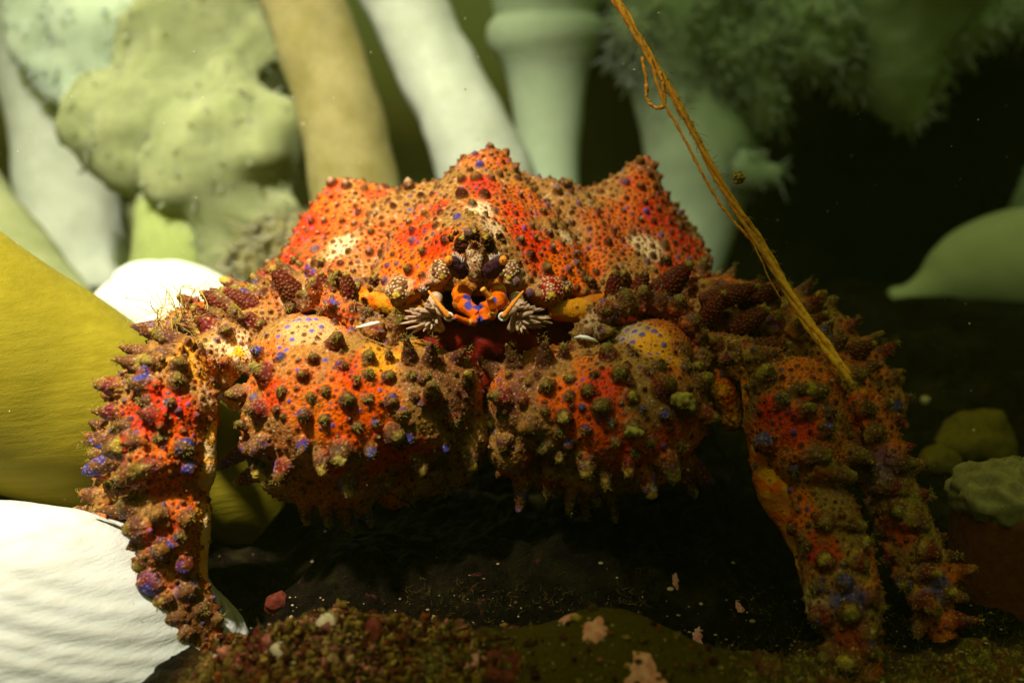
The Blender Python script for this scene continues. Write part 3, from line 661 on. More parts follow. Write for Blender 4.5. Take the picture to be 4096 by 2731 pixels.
# ---------------------------------------------------------------- walking legs
def leg_edge(z):                                   # smooth orange skin on the inner edge
    return z
left_leg = shell_part('walking_leg',
    [('c', [(1180, 1260, 1.5, 90), (1000, 1330, .5, 85), (860, 1400, -.6, 80), (770, 1480, -1.4, 90)]), ('e', 660, 1660, -2.4, 190, 250, 150), ('c', [(720, 1480, -1.8, 110), (690, 1640, -2.6, 165), (670, 1830, -3.0, 155)]), ('c', [(690, 1900, -3.0, 105), (680, 2050, -3.4, 135), (680, 2180, -3.6, 120), (670, 2340, -3.9, 110)]), ('c', [(700, 2350, -4.0, 100), (760, 2450, -4.2, 85), (820, 2560, -4.4, 60), (860, 2640, -4.5, 35)])],
    [(470, 1548, 370, 1530, 34, 'o'), (600, 1545, 508, 1520, 36, 'o'), (545, 1455, 450, 1442, 30, 'd'), (620, 1450, 568, 1440, 30, 'o'), (465, 1645, 388, 1635, 30, 'o'), (625, 1660, 535, 1648, 36, 'd'), (410, 1770, 315, 1785, 34, 'd'), (510, 1780, 405, 1808, 46, 'o'), (450, 1840, 340, 1880, 40, 'b'), (560, 1860, 450, 1940, 46, 'o', -.4), (640, 1850, 560, 1890, 36, 'o', -.4),
     (712, 1470, None, 1.6, 32, 'o'), (708, 1535, None, 1.5, 32, 'o'), (735, 1790, None, 1.2, 36, 'b'), (755, 1865, None, 1.2, 32, 'b'), (520, 1700, 455, 1700, 30, 'd'), (590, 1610, 545, 1600, 26, 'd'), (680, 1610, None, 1.3, 20, 'b'), (560, 1760, 480, 1775, 34, 'r'), (640, 1750, None, 1.3, 22, 'd'), (580, 1500, None, 1.6, 26, 'b'),
     (450, 2040, 368, 2035, 34, 'd'), (540, 2030, 458, 2005, 40, 'o'), (575, 2110, 492, 2125, 46, 'o'), (640, 2060, None, 1.5, 32, 'w'), (745, 2070, None, 1.3, 30, 'w'), (655, 2190, None, 1.5, 38, 'w'), (735, 2260, None, 1.3, 32, 'b'), (595, 2230, 535, 2270, 34, 'o'), (600, 2330, 560, 2360, 46, 'b'), (750, 2360, None, 1.2, 34, 'b'), (650, 2400, 625, 2425, 32, 'y'), (560, 2170, 500, 2190, 34, 'd'), (720, 2140, None, 1.3, 22, 'o'),
     (700, 2470, 660, 2480, 30, 'd'), (740, 2530, 700, 2550, 26, 'o'), (860, 2480, 900, 2470, 26, 'd'), (870, 2560, 915, 2570, 24, 'o'), (780, 2600, 750, 2630, 20, 'o'), (800, 2440, None, 1.6, 26, 'd'),
     (840, 1310, 778, 1262, 36, 'd'), (720, 1380, 615, 1322, 34, 'o'), (690, 1410, 580, 1405, 30, 'd'), (940, 1270, 930, 1225, 28, 'o'), (1000, 1280, 985, 1250, 26, 'd'), (900, 1330, None, 1.5, 26, 'o'), (1040, 1300, None, 1.5, 24, 'o'), (790, 1400, None, 1.4, 26, 'd')],
    [(640, 1650, 130, REDOR, .95, .1), (720, 1680, 100, REDOR, .8, .15), (700, 1760, 90, ORANGE, .7, .3), (560, 1650, 90, RED * 1.5, .7, .3), (650, 2130, 90, REDOR * .8, .8, .3), (760, 1440, 110, AMBER * .9, .8, .8), (930, 1400, 100, CREAM * 1.1 + AMBER * .2, .95, .2), (840, 1600, 60, CREAM, .6, .8), (845, 1750, 80, AMBER, .85, .1), (830, 1900, 90, ORANGE * .7 + BROWN * .3, .9, .05), (750, 1960, 90, ORANGE * .8, .9, 0), (640, 1960, 70, RED, .7, .2),
     (810, 2050, 60, AMBER, .8, .1), (810, 2250, 60, AMBER * .8, .7, .3), (600, 2330, 70, BLUE, .8, .5), (740, 2360, 50, BLUE * 1.2 + CREAM * .2, .6, .5), (770, 2500, 130, BROWN * .7, .9, .5)],
    .045, 'near left leg bent down to the rock, red and blue with blunt spines', 1.0, sizes=[(.08, .13, 900, 1.4), (.05, .075, 6000, 1.2), (.03, .045, 20000, 1.15)], fz=26)[0]
shell_part('walking_leg',
    [('c', [(1280, 1180, 3.5, 90), (1100, 1200, 2.6, 80), (900, 1260, 1.6, 75), (700, 1340, .8, 75)]), ('c', [(700, 1350, .8, 70), (560, 1560, .0, 70), (480, 1800, -.6, 75), (440, 2000, -1.2, 70), (420, 2150, -1.6, 75), (470, 2240, -1.9, 60)])],
    [(930, 1225, 822, 1146, 34, 'd'), (1010, 1215, 908, 1140, 38, 'o'), (1080, 1200, 1010, 1150, 30, 'o'), (1150, 1150, 1110, 1110, 30, 'd'), (860, 1260, 800, 1225, 26, 'd'), (760, 1300, 700, 1280, 28, 'o'), (380, 2110, 325, 2108, 52, 'b'), (440, 2210, 420, 2255, 40, 'b'), (980, 1250, 950, 1230, 26, 'd')],
    [(380, 2120, 80, BLUE, .95, .5), (430, 2110, 50, REDOR, .8, .3), (470, 2230, 60, BLUE, .8, .4), (1000, 1230, 100, TAN, .6, 1)],
    .06, 'far left leg behind, with a dark blue tipped cone', .7, rand_sp=400, rs_dir=(-.8, -.1, .2), sizes=[(.07, .10, 2500, 1.25), (.035, .055, 9000, 1.1)], fz=16, rs_r=(.18, .3))
right_leg = shell_part('walking_leg',
    [('c', [(2780, 1400, 1.2, 80), (2900, 1420, .6, 85), (3010, 1450, -.2, 90), (3080, 1520, -.8, 100)]), ('e', 3190, 1680, -1.6, 200, 240, 150), ('c', [(3060, 1480, -.8, 90), (3150, 1620, -1.6, 150), (3230, 1820, -2.2, 150)]), ('c', [(3200, 1880, -2.2, 90), (3290, 2050, -3.0, 130), (3340, 2240, -3.6, 135), (3380, 2420, -4.4, 130)]), ('c', [(3390, 2440, -4.6, 100), (3410, 2560, -5.0, 90), (3420, 2720, -5.4, 80), (3430, 2850, -5.6, 50)])],
    [(3300, 1870, 3415, 1915, 38, 'o', -.3), (3390, 1815, 3468, 1818, 40, 'o', -.2), (3250, 1565, 3318, 1560, 34, 'o'), (3170, 1560, 3230, 1550, 28, 'd'), (3200, 1640, 3262, 1630, 32, 'o'), (3290, 1720, 3350, 1715, 30, 'b'), (3075, 1770, None, 1.3, 42, 'b'), (3055, 1855, None, 1.2, 34, 'b'), (3180, 1870, None, 1.2, 20, 'b'), (3130, 1600, None, 1.6, 28, 'd'), (3060, 1520, 3080, 1470, 40, 'o', -.4), (3300, 1650, 3360, 1640, 30, 'd'), (3230, 1810, 3330, 1830, 40, 'o', -.5),
     (3390, 2080, 3462, 2105, 34, 'o'), (3300, 2085, None, 1.5, 34, 'w'), (3306, 2247, None, 1.6, 34, 'y'), (3420, 2240, 3480, 2270, 34, 'o'), (3470, 2370, 3540, 2435, 36, 'y'), (3290, 2460, None, 1.4, 40, 'b'), (3270, 2345, None, 1.4, 30, 'd'), (3400, 2450, None, 1.4, 38, 'o'), (3380, 2330, None, 1.2, 30, 'b'), (3180, 2110, None, 1.3, 26, 'o'), (3230, 2180, None, 1.2, 22, 'd'), (3440, 2170, 3490, 2165, 30, 'y'),
     (3320, 2620, 3285, 2640, 34, 'o'), (3390, 2650, None, 1.5, 38, 'y'), (3490, 2600, 3520, 2620, 34, 'y'), (3470, 2540, 3520, 2530, 30, 'o'), (3360, 1540, 3390, 1500, 30, 'd'),
     (2960, 1410, 3010, 1370, 38, 'r'), (3020, 1430, 3130, 1400, 42, 'r'), (2870, 1390, 2850, 1350, 30, 'o'), (2900, 1440, 2930, 1440, 20, 'd'), (3060, 1500, None, 1.5, 30, 'd')],
    [(3110, 1640, 110, REDOR, .95, .1), (3190, 1700, 100, REDOR, .9, .15), (3000, 1600, 70, BROWN * 1.3, .7, .8), (3040, 1860, 90, AMBER, .9, .2), (3100, 1960, 110, ORANGE * .85, .95, 0), (3180, 2020, 90, ORANGE, .9, 0), (2960, 1490, 80, AMBER, .95, .1), (3280, 2200, 80, REDOR, .9, .2), (3180, 2320, 70, AMBER * .9, .8, .3), (3240, 2420, 90, CREAM * .9 + AMBER * .1, .9, .4), (3390, 2390, 80, BLUE, .95, .3), (3400, 2560, 90, RED * .8, .8, .4), (3380, 2700, 120, BROWN * .8, .8, .7)],
    .05, 'near right leg reaching down to the bottom edge, dark red with blue spots', 1.0, sizes=[(.08, .13, 900, 1.4), (.05, .075, 6000, 1.2), (.03, .045, 20000, 1.15)], fz=26)[0]
shell_part('walking_leg',
    [('c', [(2800, 1280, 2.8, 90), (3000, 1300, 2.0, 90), (3200, 1360, 1.2, 95), (3330, 1450, .6, 100)]), ('c', [(3300, 1450, .5, 100), (3420, 1650, -.2, 110), (3520, 1880, -.9, 100)]), ('c', [(3540, 1900, -1.0, 90), (3640, 2120, -1.8, 85), (3720, 2340, -2.5, 90)]), ('c', [(3720, 2360, -2.6, 70), (3760, 2520, -3.2, 55), (3790, 2650, -3.6, 30)])],
    [(3450, 1630, 3520, 1630, 36, 'd'), (3480, 1730, 3550, 1728, 36, 'd'), (3570, 1840, 3668, 1865, 38, 'o'), (3540, 1930, 3648, 1970, 38, 'o'), (3640, 2080, 3724, 2104, 34, 'o'), (3700, 2200, 3780, 2225, 32, 'd'), (3400, 1500, 3480, 1490, 36, 'o'), (3330, 1380, 3400, 1340, 34, 'd'), (3200, 1320, 3230, 1265, 34, 'o'), (3280, 1340, 3330, 1285, 34, 'd'), (3780, 2380, 3830, 2360, 26, 'y'), (3590, 2040, None, 1.5, 28, 'o'), (3100, 1300, 3120, 1250, 32, 'o')],
    [(3420, 1640, 80, REDOR, .8, .3), (3600, 2120, 70, REDOR, .7, .3), (3720, 2350, 80, BLUE, .9, .4), (3660, 2330, 60, AMBER, .8, .3), (3540, 1870, 90, BLUE * .7, .6, .5), (3250, 1500, 90, TAN, .6, 1), (3430, 1530, 50, AMBER, .7, .5)],
    .06, 'far right leg in shadow with a blue and cream knee', .8, rand_sp=500, rs_dir=(.8, -.1, .1), sizes=[(.07, .10, 2500, 1.25), (.035, .055, 9000, 1.1)], fz=16, rs_r=(.18, .3))
shell_part('walking_leg',
    [('c', [(2780, 1180, 4.6, 80), (2950, 1190, 4.0, 75), (3100, 1220, 3.4, 75), (3300, 1320, 2.8, 80), (3450, 1480, 2.2, 75), (3560, 1620, 1.6, 60)])],
    [(2840, 1160, 2965, 1150, 36, 'r'), (2970, 1190, 3110, 1145, 40, 'r'), (2900, 1230, 2975, 1175, 40, 'r'), (2640, 1150, 2735, 1062, 50, 'r', -.8), (3060, 1200, 3120, 1195, 34, 'r'), (3560, 1620, 3600, 1640, 30, 'b'), (3420, 1400, 3480, 1380, 30, 'o')],
    [(3180, 1270, 60, AMBER * .8, .6, .5), (3560, 1640, 60, BLUE * .7, .8, .4)],
    .06, 'rearmost right leg with dark red spines beside the shell', .7, rand_sp=260, rs_dir=(.5, 0, .3), sizes=[(.07, .10, 1500, 1.25), (.035, .055, 6000, 1.1)], fz=18, rs_r=(.18, .28))

# orange joint skin seen in the gaps
smallpart('joint', [('c', [(2860, 1430, .6, 60), (2900, 1560, .2, 60), (2930, 1680, .2, 50)])], [], AMBER * .8, ORANGE * .9, .06, 'smooth orange joint beside the right claw', peb=.1)
smallpart('joint', [('c', [(1020, 1420, .0, 50), (930, 1440, -.8, 58), (900, 1500, -.9, 46)]), ('c', [(900, 1560, .2, 40), (1010, 1640, .2, 45)])], [(905, 1455, 895, 1440, 26, 'w')], CREAM * 1.1, AMBER, .05, 'cream joint between the left leg and claw', peb=.15)
for (pts, lab) in (([(1425, 1310, -1.6, 3), (1450, 1305, -1.7, 6), (1480, 1298, -1.76, 9), (1512, 1291, -1.78, 7), (1525, 1298, -1.6, 3)], 'white skin fold at the left claw wrist'), ([(2298, 1350, -1.6, 3), (2320, 1346, -1.7, 7), (2345, 1350, -1.74, 9), (2375, 1360, -1.7, 6), (2392, 1367, -1.5, 3)], 'white skin fold at the right claw wrist')):
    mb = MB(); q_ = [P(a, b, y) for a, b, y, r in pts]; mb.tube(q_, [rad(p[3], q_[0]) for p in pts], 14); o = mb.build('wrist_membrane', M_WHITE, crab); o['label'] = lab

# smooth skin along the inner edge of the near legs
smallpart('leg_membrane', [('c', [(812, 1500, -1.9, 24), (826, 1600, -2.45, 30), (816, 1760, -2.95, 46), (806, 1880, -3.05, 52), (780, 1960, -3.0, 38), (790, 2080, -3.45, 42), (782, 2250, -3.6, 40), (786, 2330, -3.7, 30)])], [], CREAM * .9 + AMBER * .2, AMBER, .045, 'smooth cream skin along the inner edge of the near left leg', peb=.1, sizes=[(.03, .05, 60, 3)])
smallpart('leg_membrane', [('c', [(3000, 1530, -.8, 40), (3030, 1700, -1.5, 52), (3080, 1860, -2.0, 66), (3115, 1960, -2.3, 84), (3165, 2060, -2.7, 72), (3215, 2200, -3.1, 50), (3265, 2380, -3.7, 46)])], [], AMBER * .8, ORANGE * .8, .045, 'smooth orange skin along the inner edge of the near right leg', peb=.1, sizes=[(.03, .05, 60, 3)])

# ---------------------------------------------------------------- face
def arc(a, b, bend, n=8):
    a = np.asarray(a); b = np.asarray(b); return [a + (b - a) * t + np.asarray(bend) * math.sin(math.pi * t) for t in np.linspace(0, 1, n)]
for s_ in (-1, 1):
    cx = 1900
    m = lambda x: cx + s_ * (cx - x) * -1 if s_ == -1 else cx + (cx - x)
    X = (lambda x: x) if s_ == -1 else (lambda x: 2 * cx - x + 8)
    # eye stalk, cornea, bristles
    mb = MB(); mb.tube([P(X(1862), 1092, -.5), P(X(1846), 1085, -.75), P(X(1825), 1062, -.95), P(X(1806), 1045, -1.1), P(X(1798), 1036, -1.15)], [.10, .27, .26, .20, .13], 16)
    me = remesh(mb.mesh(), .03); V = getv(me); Nn = getn(me); setv(me, V + Nn * ((fbm(V, 9, 2, 2) - .5) * .08)[:, None])
    eye = link('eye', me, M_EYE, crab)
    mb = MB(); mb.ellipsoid(P(X(1795), 1042, -1.22), (.125, .125, .145)); mb.build('cornea', M_CORNEA, eye)
    mb = MB(); mb.ellipsoid(P(X(1797), 1043, -1.345), (.022, .012, .028), 10, 8); mb.build('pupil', M_EYE, eye)
    mb = MB()
    for k in range(26):
        x = 1806 + 44 * rng.random(); y = 1040 + (x - 1806) * .55 - 6; p = P(X(x), y, -1.1 + .25 * rng.random())
        d = np.array([s_ * -.15 + rng.normal() * .25, -.4, 1.0]); L = .14 + .12 * rng.random(); mb.tube([p, p + d * L * .5, p + d * L], [.020, .016, .006], 6)
    mb.build('bristle_tuft', M_HAIR, eye)
    # feathery scale beside the mouth
    root = P(X(1745), 1190, -.3); mid_ = P(X(1722), 1255, -1.0); end = P(X(1768), 1318, -1.1)
    mb = MB(); mb.tube(arc(root, mid_, (0, -.1, 0)) + arc(mid_, end, (0, -.15, 0))[1:], list(np.linspace(.22, .24, 8)) + list(np.linspace(.24, .12, 7)), 12)
    ft = [(1604, 1282), (1608, 1297), (1615, 1262), (1622, 1243), (1640, 1232), (1660, 1222), (1624, 1308), (1645, 1312), (1668, 1316), (1690, 1326), (1712, 1332), (1738, 1334), (1690, 1215), (1715, 1205)]
    for layer, (sc_f, dy_) in enumerate(((1.0, -1.15), (.72, -1.35), (.5, -1.5))):
        for (fx_, fy_) in ft:
            bx_, by_ = 1735 + 28 * (rng.random() - .5), 1268 + (fy_ - 1268) * .35 + 6 * rng.normal()
            ex_, ey_ = bx_ + (fx_ - bx_) * sc_f + 5 * rng.normal(), by_ + (fy_ - by_) * sc_f + 7 * rng.normal()
            a_ = P(X(bx_), by_, dy_ + .2); b_ = P(X(ex_), ey_, dy_ - .15 + .15 * rng.normal()); m2 = (a_ + b_) / 2 + np.array([0, -.08, .03])
            mb.tube([a_, m2, a_ * .15 + b_ * .85, b_], [.062, .056, .042, .016], 8)
    mb.build('feathered_scale', M_FAN, crab)
    # antenna with its pale ring
    mb = MB(); mb.tube(arc(P(X(1715), 1165, -1.2), P(X(1796), 1268, -1.9), (0, -.2, .05), 14), np.linspace(.035, .085, 14) * (1 + .12 * np.sin(np.arange(14) * 3)), 10)
    an = mb.build('antenna', M_ANT, crab)
    mb = MB(); c_ = P(X(1796), 1266, -1.8); mb.tube([c_ + np.array([.11 * math.cos(a), -.03, .11 * math.sin(a)]) for a in np.linspace(0, 2 * math.pi * .97, 20)], [.035] * 20, 8); mb.build('ring', M_WHITE, an)
    mb = MB(); mb.tube([c_ + np.array([s_ * .35, .5, .1]), c_ + np.array([s_ * .15, .25, .05]), c_], [.16, .13, .11], 12); mb.build('antenna_base', M_FAN, an)

def mouthpart(pts, rads, name='mouth_palp'):
    V_ = [P(*p) for p in pts]
    mb = MB()
    for i in range(len(V_) - 1):
        q_ = [V_[i] + (V_[i + 1] - V_[i]) * t for t in (-.08, 0, .2, .5, .8, 1.0, 1.06)]
        r_ = rads[i]; mb.tube(q_, np.array([.5, .9, 1.05, .92, .95, 1.05, .6]) * r_, 12)
    me = remesh(mb.mesh(), .022); V = getv(me); n = len(V)
    nz = fbm(V, 2.6, 2, 14); w1 = sstep(.63, .68, nz)[:, None]; w2 = sstep(.40, .33, nz)[:, None]
    col = (ORANGE * .95) * (1 - w1) + BLUE * 1.2 * w1; col = col * (1 - w2) + (AMBER + .05) * w2
    setcol(me, np.concatenate([col, np.full((n, 1), .05)], 1))
    return link(name, me, M_SMOOTH, crab)
def smoothmat():
    m, t, b = newmat('smooth_limb'); at = N(t, 'ShaderNodeAttribute', attribute_name='tint'); n = tex_noise(t, 12, 4, .6)
    c = mixc(t, mrange(t, n.outputs[0], .4, .7, 0, .4), at.outputs['Color'], (.9, .5, .2), 'MULTIPLY'); t.links.new(c, b.inputs['Base Color'])
    b.inputs['Roughness'].default_value = .42; b.inputs['Subsurface Weight'].default_value = .2; b.inputs['Subsurface Scale'].default_value = .08; bump(t, b, n.outputs[0], .7, .05); return m
M_SMOOTH = smoothmat()
o = mouthpart([(1845, 1165, -.2), (1850, 1215, -.9), (1912, 1262, -1.2), (1890, 1290, -1.5)], [.30, .24, .14]); o['label'] = 'orange palp with blue patches, left of the mouth'
mouthpart([(1905, 1290, -1.5), (1875, 1288, -1.7), (1820, 1268, -1.9)], [.11, .09])
o = mouthpart([(1990, 1155, -.2), (2000, 1205, -.9), (1935, 1240, -1.3), (1945, 1285, -1.5)], [.26, .24, .17]); o['label'] = 'orange palp with blue patches, right of the mouth'
mouthpart([(1965, 1270, -1.6), (1975, 1240, -1.8), (1958, 1190, -1.9), (1930, 1155, -2.0)], [.13, .12, .09])
# pale skin behind the eyes, under the brow
smallpart('face_plate', [('c', [(1800, 1130, .4, 40), (1898, 1140, .2, 42), (2000, 1130, .4, 40)]), ('c', [(1700, 1190, .9, 45), (1740, 1230, .4, 40)]), ('c', [(2070, 1190, .9, 45), (2050, 1230, .4, 40)])], [], TAN * .9, AMBER * .6, .05, 'tan skin under the brow', peb=.2)


# cream and dark knobs of the brow, each a small scaled cone
def shell_knob(px, py, r, L, dv, col1, col2, tipc, Yd=None, name='shell_knob'):
    p, nn = c_at(px, py) if name == 'shell_knob' else (None, None)
    if p is None: p = P(px, py, Yd if Yd is not None else 0.)
    rr = rad(r, p); d = np.array(dv, float); d /= np.linalg.norm(d)
    mb = MB(); ts = np.array([-.6, -.2, .1, .35, .6, .8, .93, 1.0]); pr = np.array([1.0, 1.1, 1.05, .9, .68, .45, .25, .08])
    mb.tube([p + d * t * L * rr for t in ts], pr * rr, 20); me = remesh(mb.mesh(), .028)
    V = getv(me); Nn = getn(me); ax = ((V - p) @ d) / (L * rr)
    scl = scatter(V, Nn, 2500, .045, .07, [], None, .95); kd = kdtree.KDTree(len(V))
    for j in range(len(V)): kd.insert(V[j], j)
    kd.balance(); D = np.zeros(len(V)); nz = sstep(.35, .65, fbm(V, 5, 3, int(px)))[:, None]
    col = np.asarray(col2) * .55 * (1 - nz * .3) * np.ones((len(V), 3))
    for q_, r_ in scl:
        hit = kd.find_range(q_, r_ * 1.05)
        ii = np.array([h[1] for h in hit]); dd = np.array([h[2] for h in hit]) / r_
        D[ii] = np.maximum(D[ii], .035 * np.clip(1 - dd ** 2, 0, 1)); w_ = sstep(1, .55, dd)[:, None]; cc = np.asarray(col1) * rng.uniform(.7, 1.15)
        if rng.random() < .25: cc = np.asarray(col2)
        col[ii] = col[ii] * (1 - w_) + cc * w_
    tw = sstep(.8, .95, ax)[:, None]; col = col * (1 - tw) + np.asarray(tipc) * tw
    setv(me, V + Nn * D[:, None]); setcol(me, np.concatenate([np.clip(col, 0, 1), np.full((len(V), 1), .15)], 1))
    return link(name, me, M_CRAB, crab)
CR = CREAM * .95; RB = BROWN * 1.6
shell_knob(1603, 1165, 50, 1.5, (-.15, -1, -.12), CR, RB, YELLOW); shell_knob(2200, 1165, 54, 1.5, (.05, -1, -.12), CR, RED * 1.3, YELLOW)
shell_knob(1765, 1085, 36, 1.9, (.15, -1, -.28), CR, RB, YELLOW, -.2); shell_knob(2040, 1088, 36, 1.9, (-.1, -1, -.28), CR, RB, YELLOW, -.2)
shell_knob(1697, 1150, 22, 1.5, (0, -1, -.1), CR * .9, BLUE + .1, CREAM); shell_knob(2125, 1175, 20, 1.6, (0, -1, -.1), CR, RB, YELLOW); shell_knob(2260, 1150, 28, 1.2, (.2, -1, 0), CR * .7, RB, YELLOW)
for (x, y, r_, L_) in ((1850, 978, 30, 1.7), (1945, 976, 30, 1.7), (1898, 945, 24, 1.6), (1807, 955, 15, 1.7), (1998, 950, 17, 1.7), (1825, 935, 13, 1.6)):
    shell_knob(x, y, r_, L_, (0, -.8, .75), BROWN * .5, MAROON * .8, YELLOW * .8, -.2)
for (x, y, r_) in ((1640, 758, 20), (2265, 748, 20), (1180, 1050, 20), (2490, 1120, 34), (1160, 1110, 24), (1350, 1110, 24), (1290, 1060, 20), (2660, 1050, 24), (2560, 1120, 26), (2360, 1140, 28), (1500, 1130, 24)):
    shell_knob(x, y, r_, 1.6, (0, -.7, .8), BROWN, MAROON, OLIVE * 1.3, 3)
for (x, y, r_, L_, dv, Yd) in ((1170, 1170, 46, 2.3, (-.55, -.2, .8), .6), (1000, 1222, 42, 2.5, (-.85, -.1, .55), 1.2), (905, 1228, 40, 2.3, (-.9, -.1, .6), 1.1), (1395, 1165, 34, 1.9, (-.1, -.2, 1), .3), (1300, 1150, 30, 1.8, (-.2, -.2, 1), .6), (705, 1370, 40, 2.2, (-.9, -.1, .5), -.3), (850, 1310, 42, 2.2, (-.6, -.2, .8), .2),
                              (2660, 1160, 56, 2.3, (.6, -.3, .75), .6), (2895, 1190, 44, 2.7, (.9, -.2, .35), 1.2), (3030, 1185, 42, 2.6, (.95, -.1, .3), 1.8), (2455, 1165, 36, 2.0, (0, -.2, 1), .3), (2560, 1145, 32, 1.8, (.3, -.3, .9), .4), (2990, 1290, 42, 2.0, (.7, -.3, .6), .8), (3030, 1400, 48, 2.2, (.9, -.3, .25), -.4), (2850, 1240, 40, 1.9, (.4, -.3, .8), .8), (3240, 1330, 42, 2.0, (.5, -.2, .8), .8), (3400, 1420, 42, 2.0, (.8, -.2, .5), .2)):
    shell_knob(x, y, r_ * .92, L_ * 1.35, dv, BROWN * 1.0, MAROON * 1.1 + RED * .2, OLIVE * 1.5, Yd, 'shoulder_spine')
# orange skin bulging out under the rim of the shell
for sg, pts in ((-1, [(1380, 1180, 2.1, 40), (1480, 1205, 1.5, 50), (1600, 1230, 1.0, 50), (1690, 1240, .7, 36)]), (1, [(2230, 1240, .6, 36), (2350, 1235, 1.0, 54), (2500, 1210, 1.5, 54), (2660, 1190, 2.0, 44)])):
    smallpart('rim_membrane', [('c', pts)], [], AMBER * .6, ORANGE * .7, .05, 'orange skin under the ' + ('left' if sg < 0 else 'right') + ' rim of the shell', peb=.05, sizes=[(.03, .05, 60, 3)])
# ================================================================== SETTING
def rockmat():
    m, t, b = newmat('rock'); co = objco(t)
    n1 = tex_noise(t, .35, 6, .65, co); n2 = tex_noise(t, 2.4, 6, .7, co); n3 = tex_noise(t, 9, 4, .7, co)
    c = mixc(t, mrange(t, n2.outputs[0], .35, .7), (.003, .002, .001), (.014, .008, .003))
    c = mixc(t, mrange(t, n1.outputs[0], .50, .62, 0, .8), c, (.022, .018, .004))
    pk = mrange(t, tex_noise(t, 1.3, 5, .7, co, .6).outputs[0], .63, .66)
    c = mixc(t, mth(t, 'MULTIPLY', pk, mrange(t, n3.outputs[0], .35, .6)), c, (.09, .022, .018))
    sp_ = mrange(t, tex_vor(t, 4.5, 'F1', co).outputs['Distance'], .06, .10, 1, 0)
    c = mixc(t, mth(t, 'MULTIPLY', sp_, .18), c, (.30, .22, .13))
    ga = N(t, 'ShaderNodeAttribute', attribute_name='growth'); gs = N(t, 'ShaderNodeSeparateColor'); t.links.new(ga.outputs['Color'], gs.inputs[0])
    n5 = tex_noise(t, 1.8, 4, .7, co); n6 = tex_noise(t, 5.5, 5, .75, co, .8)
    g1 = mixc(t, mrange(t, n5.outputs[0], .42, .58), (.10, .07, .012), (.14, .038, .016)); g1 = mixc(t, mrange(t, n6.outputs[0], .52, .60), g1, (.32, .24, .05)); g1 = mixc(t, mrange(t, n6.outputs[0], .42, .36), g1, (.018, .008, .004))
    c = mixc(t, gs.outputs[1], c, g1)
    c = mixc(t, gs.outputs[0], c, mixc(t, mrange(t, n6.outputs[0], .35, .42), (.03, .012, .004), (.075, .048, .003)))
    t.links.new(c, b.inputs['Base Color']); b.inputs['Roughness'].default_value = .6; b.inputs['Specular IOR Level'].default_value = .15
    h = mth(t, 'ADD', n2.outputs[0], mth(t, 'MULTIPLY', n3.outputs[0], .5)); bump(t, b, h, .9, .25); return m
M_ROCK = rockmat()
def ground_z(x, y):
    base = -7.9 + 1.9 * sstep(-4.2, -1, y) * sstep(-9, -5, x) * sstep(10, 6, x) + 4.8 * sstep(-1, 28, y) - 8 * sstep(34, 60, y)
    base = base + 2.0 * np.exp(-(((x + 2.0) / 6.0) ** 4 + ((y + 6.6) / 2.4) ** 2)) + 1.5 * np.exp(-(((x - 4.8) / 3.5) ** 4 + ((y + 7.0) / 2.4) ** 2))
    return base
gx = np.concatenate([np.linspace(-400, -26, 40), np.linspace(-25, 25, 420), np.linspace(26, 400, 40)])
gy = np.concatenate([np.linspace(-100, -15, 20), np.linspace(-14.9, 20, 380), np.linspace(20.3, 60, 70), np.linspace(62, 500, 40)])
X, Y = np.meshgrid(gx, gy); Pt = np.stack([X.ravel(), Y.ravel(), X.ravel() * 0], 1)
WS = sstep(1.25, .8, np.hypot((Pt[:, 0] - 2.6) / 3.2, (Pt[:, 1] + 6.8) / 2.3) + (fbm(Pt, .8, 3, 19) - .5) * .7)
WL = sstep(-3.6, -4.6, Pt[:, 1] + (fbm(Pt, .7, 4, 23) - .5) * 2.5) * sstep(-9, -7.5, Pt[:, 0]) * (1 - WS)
Z = ground_z(X.ravel(), Y.ravel()) + (fbm(Pt, .22, 5, 3) - .5) * 3.0 * (1 - .6 * WS) + ((fbm(Pt, 1.4, 4, 6) - .5) * .9 + (fbm(Pt, 5, 3, 16) - .5) * (.22 + .9 * WL)) * (1 - .88 * WS)
Pt[:, 2] = Z
i = np.arange(len(Z)).reshape(X.shape); Fc = np.stack([i[:-1, :-1], i[:-1, 1:], i[1:, 1:], i[1:, :-1]], -1).reshape(-1, 4)
mb = MB(); mb.add(Pt, Fc.tolist()); gr = mb.build('ground', M_ROCK); setcol(gr.data, np.stack([WS, WL, 0 * WS, 0 * WS + 1], 1), 'growth'); tag(gr, kind='structure')
gbv = bvh_of(gr.data)
def gdrop(x, y):
    h = gbv.ray_cast(Vector((x, y, 50)), Vector((0, 0, -1))); return np.array(h[0])

def anemone_mat(name, c1, c2, stripe=0, sss=1.0, ax=None, rough=.65):
    m, t, b = newmat(name); co = objco(t)
    n1 = tex_noise(t, .45, 5, .6, co); n2 = tex_noise(t, 3.5, 5, .65, co)
    c = mixc(t, mrange(t, n1.outputs[0], .3, .7), c1, c2)
    c = mixc(t, mrange(t, n2.outputs[0], .4, .75, 0, .45), c, tuple(x * .7 for x in c2))
    t.links.new(c, b.inputs['Base Color']); b.inputs['Roughness'].default_value = rough
    b.inputs['Subsurface Weight'].default_value = sss; b.inputs['Subsurface Radius'].default_value = (1, .95, .6); b.inputs['Subsurface Scale'].default_value = 2.2
    bump(t, b, n2.outputs[0], .35, .15); return m
A_WHITE = anemone_mat('anemone_white', (.62, .66, .54), (.50, .54, .42))
A_GREEN = anemone_mat('anemone_green', (.34, .42, .12), (.46, .52, .22))
A_OLIVE = anemone_mat('anemone_olive', (.18, .205, .085), (.28, .30, .15))
A_TAN = anemone_mat('anemone_tan', (.30, .26, .12), (.20, .17, .05))
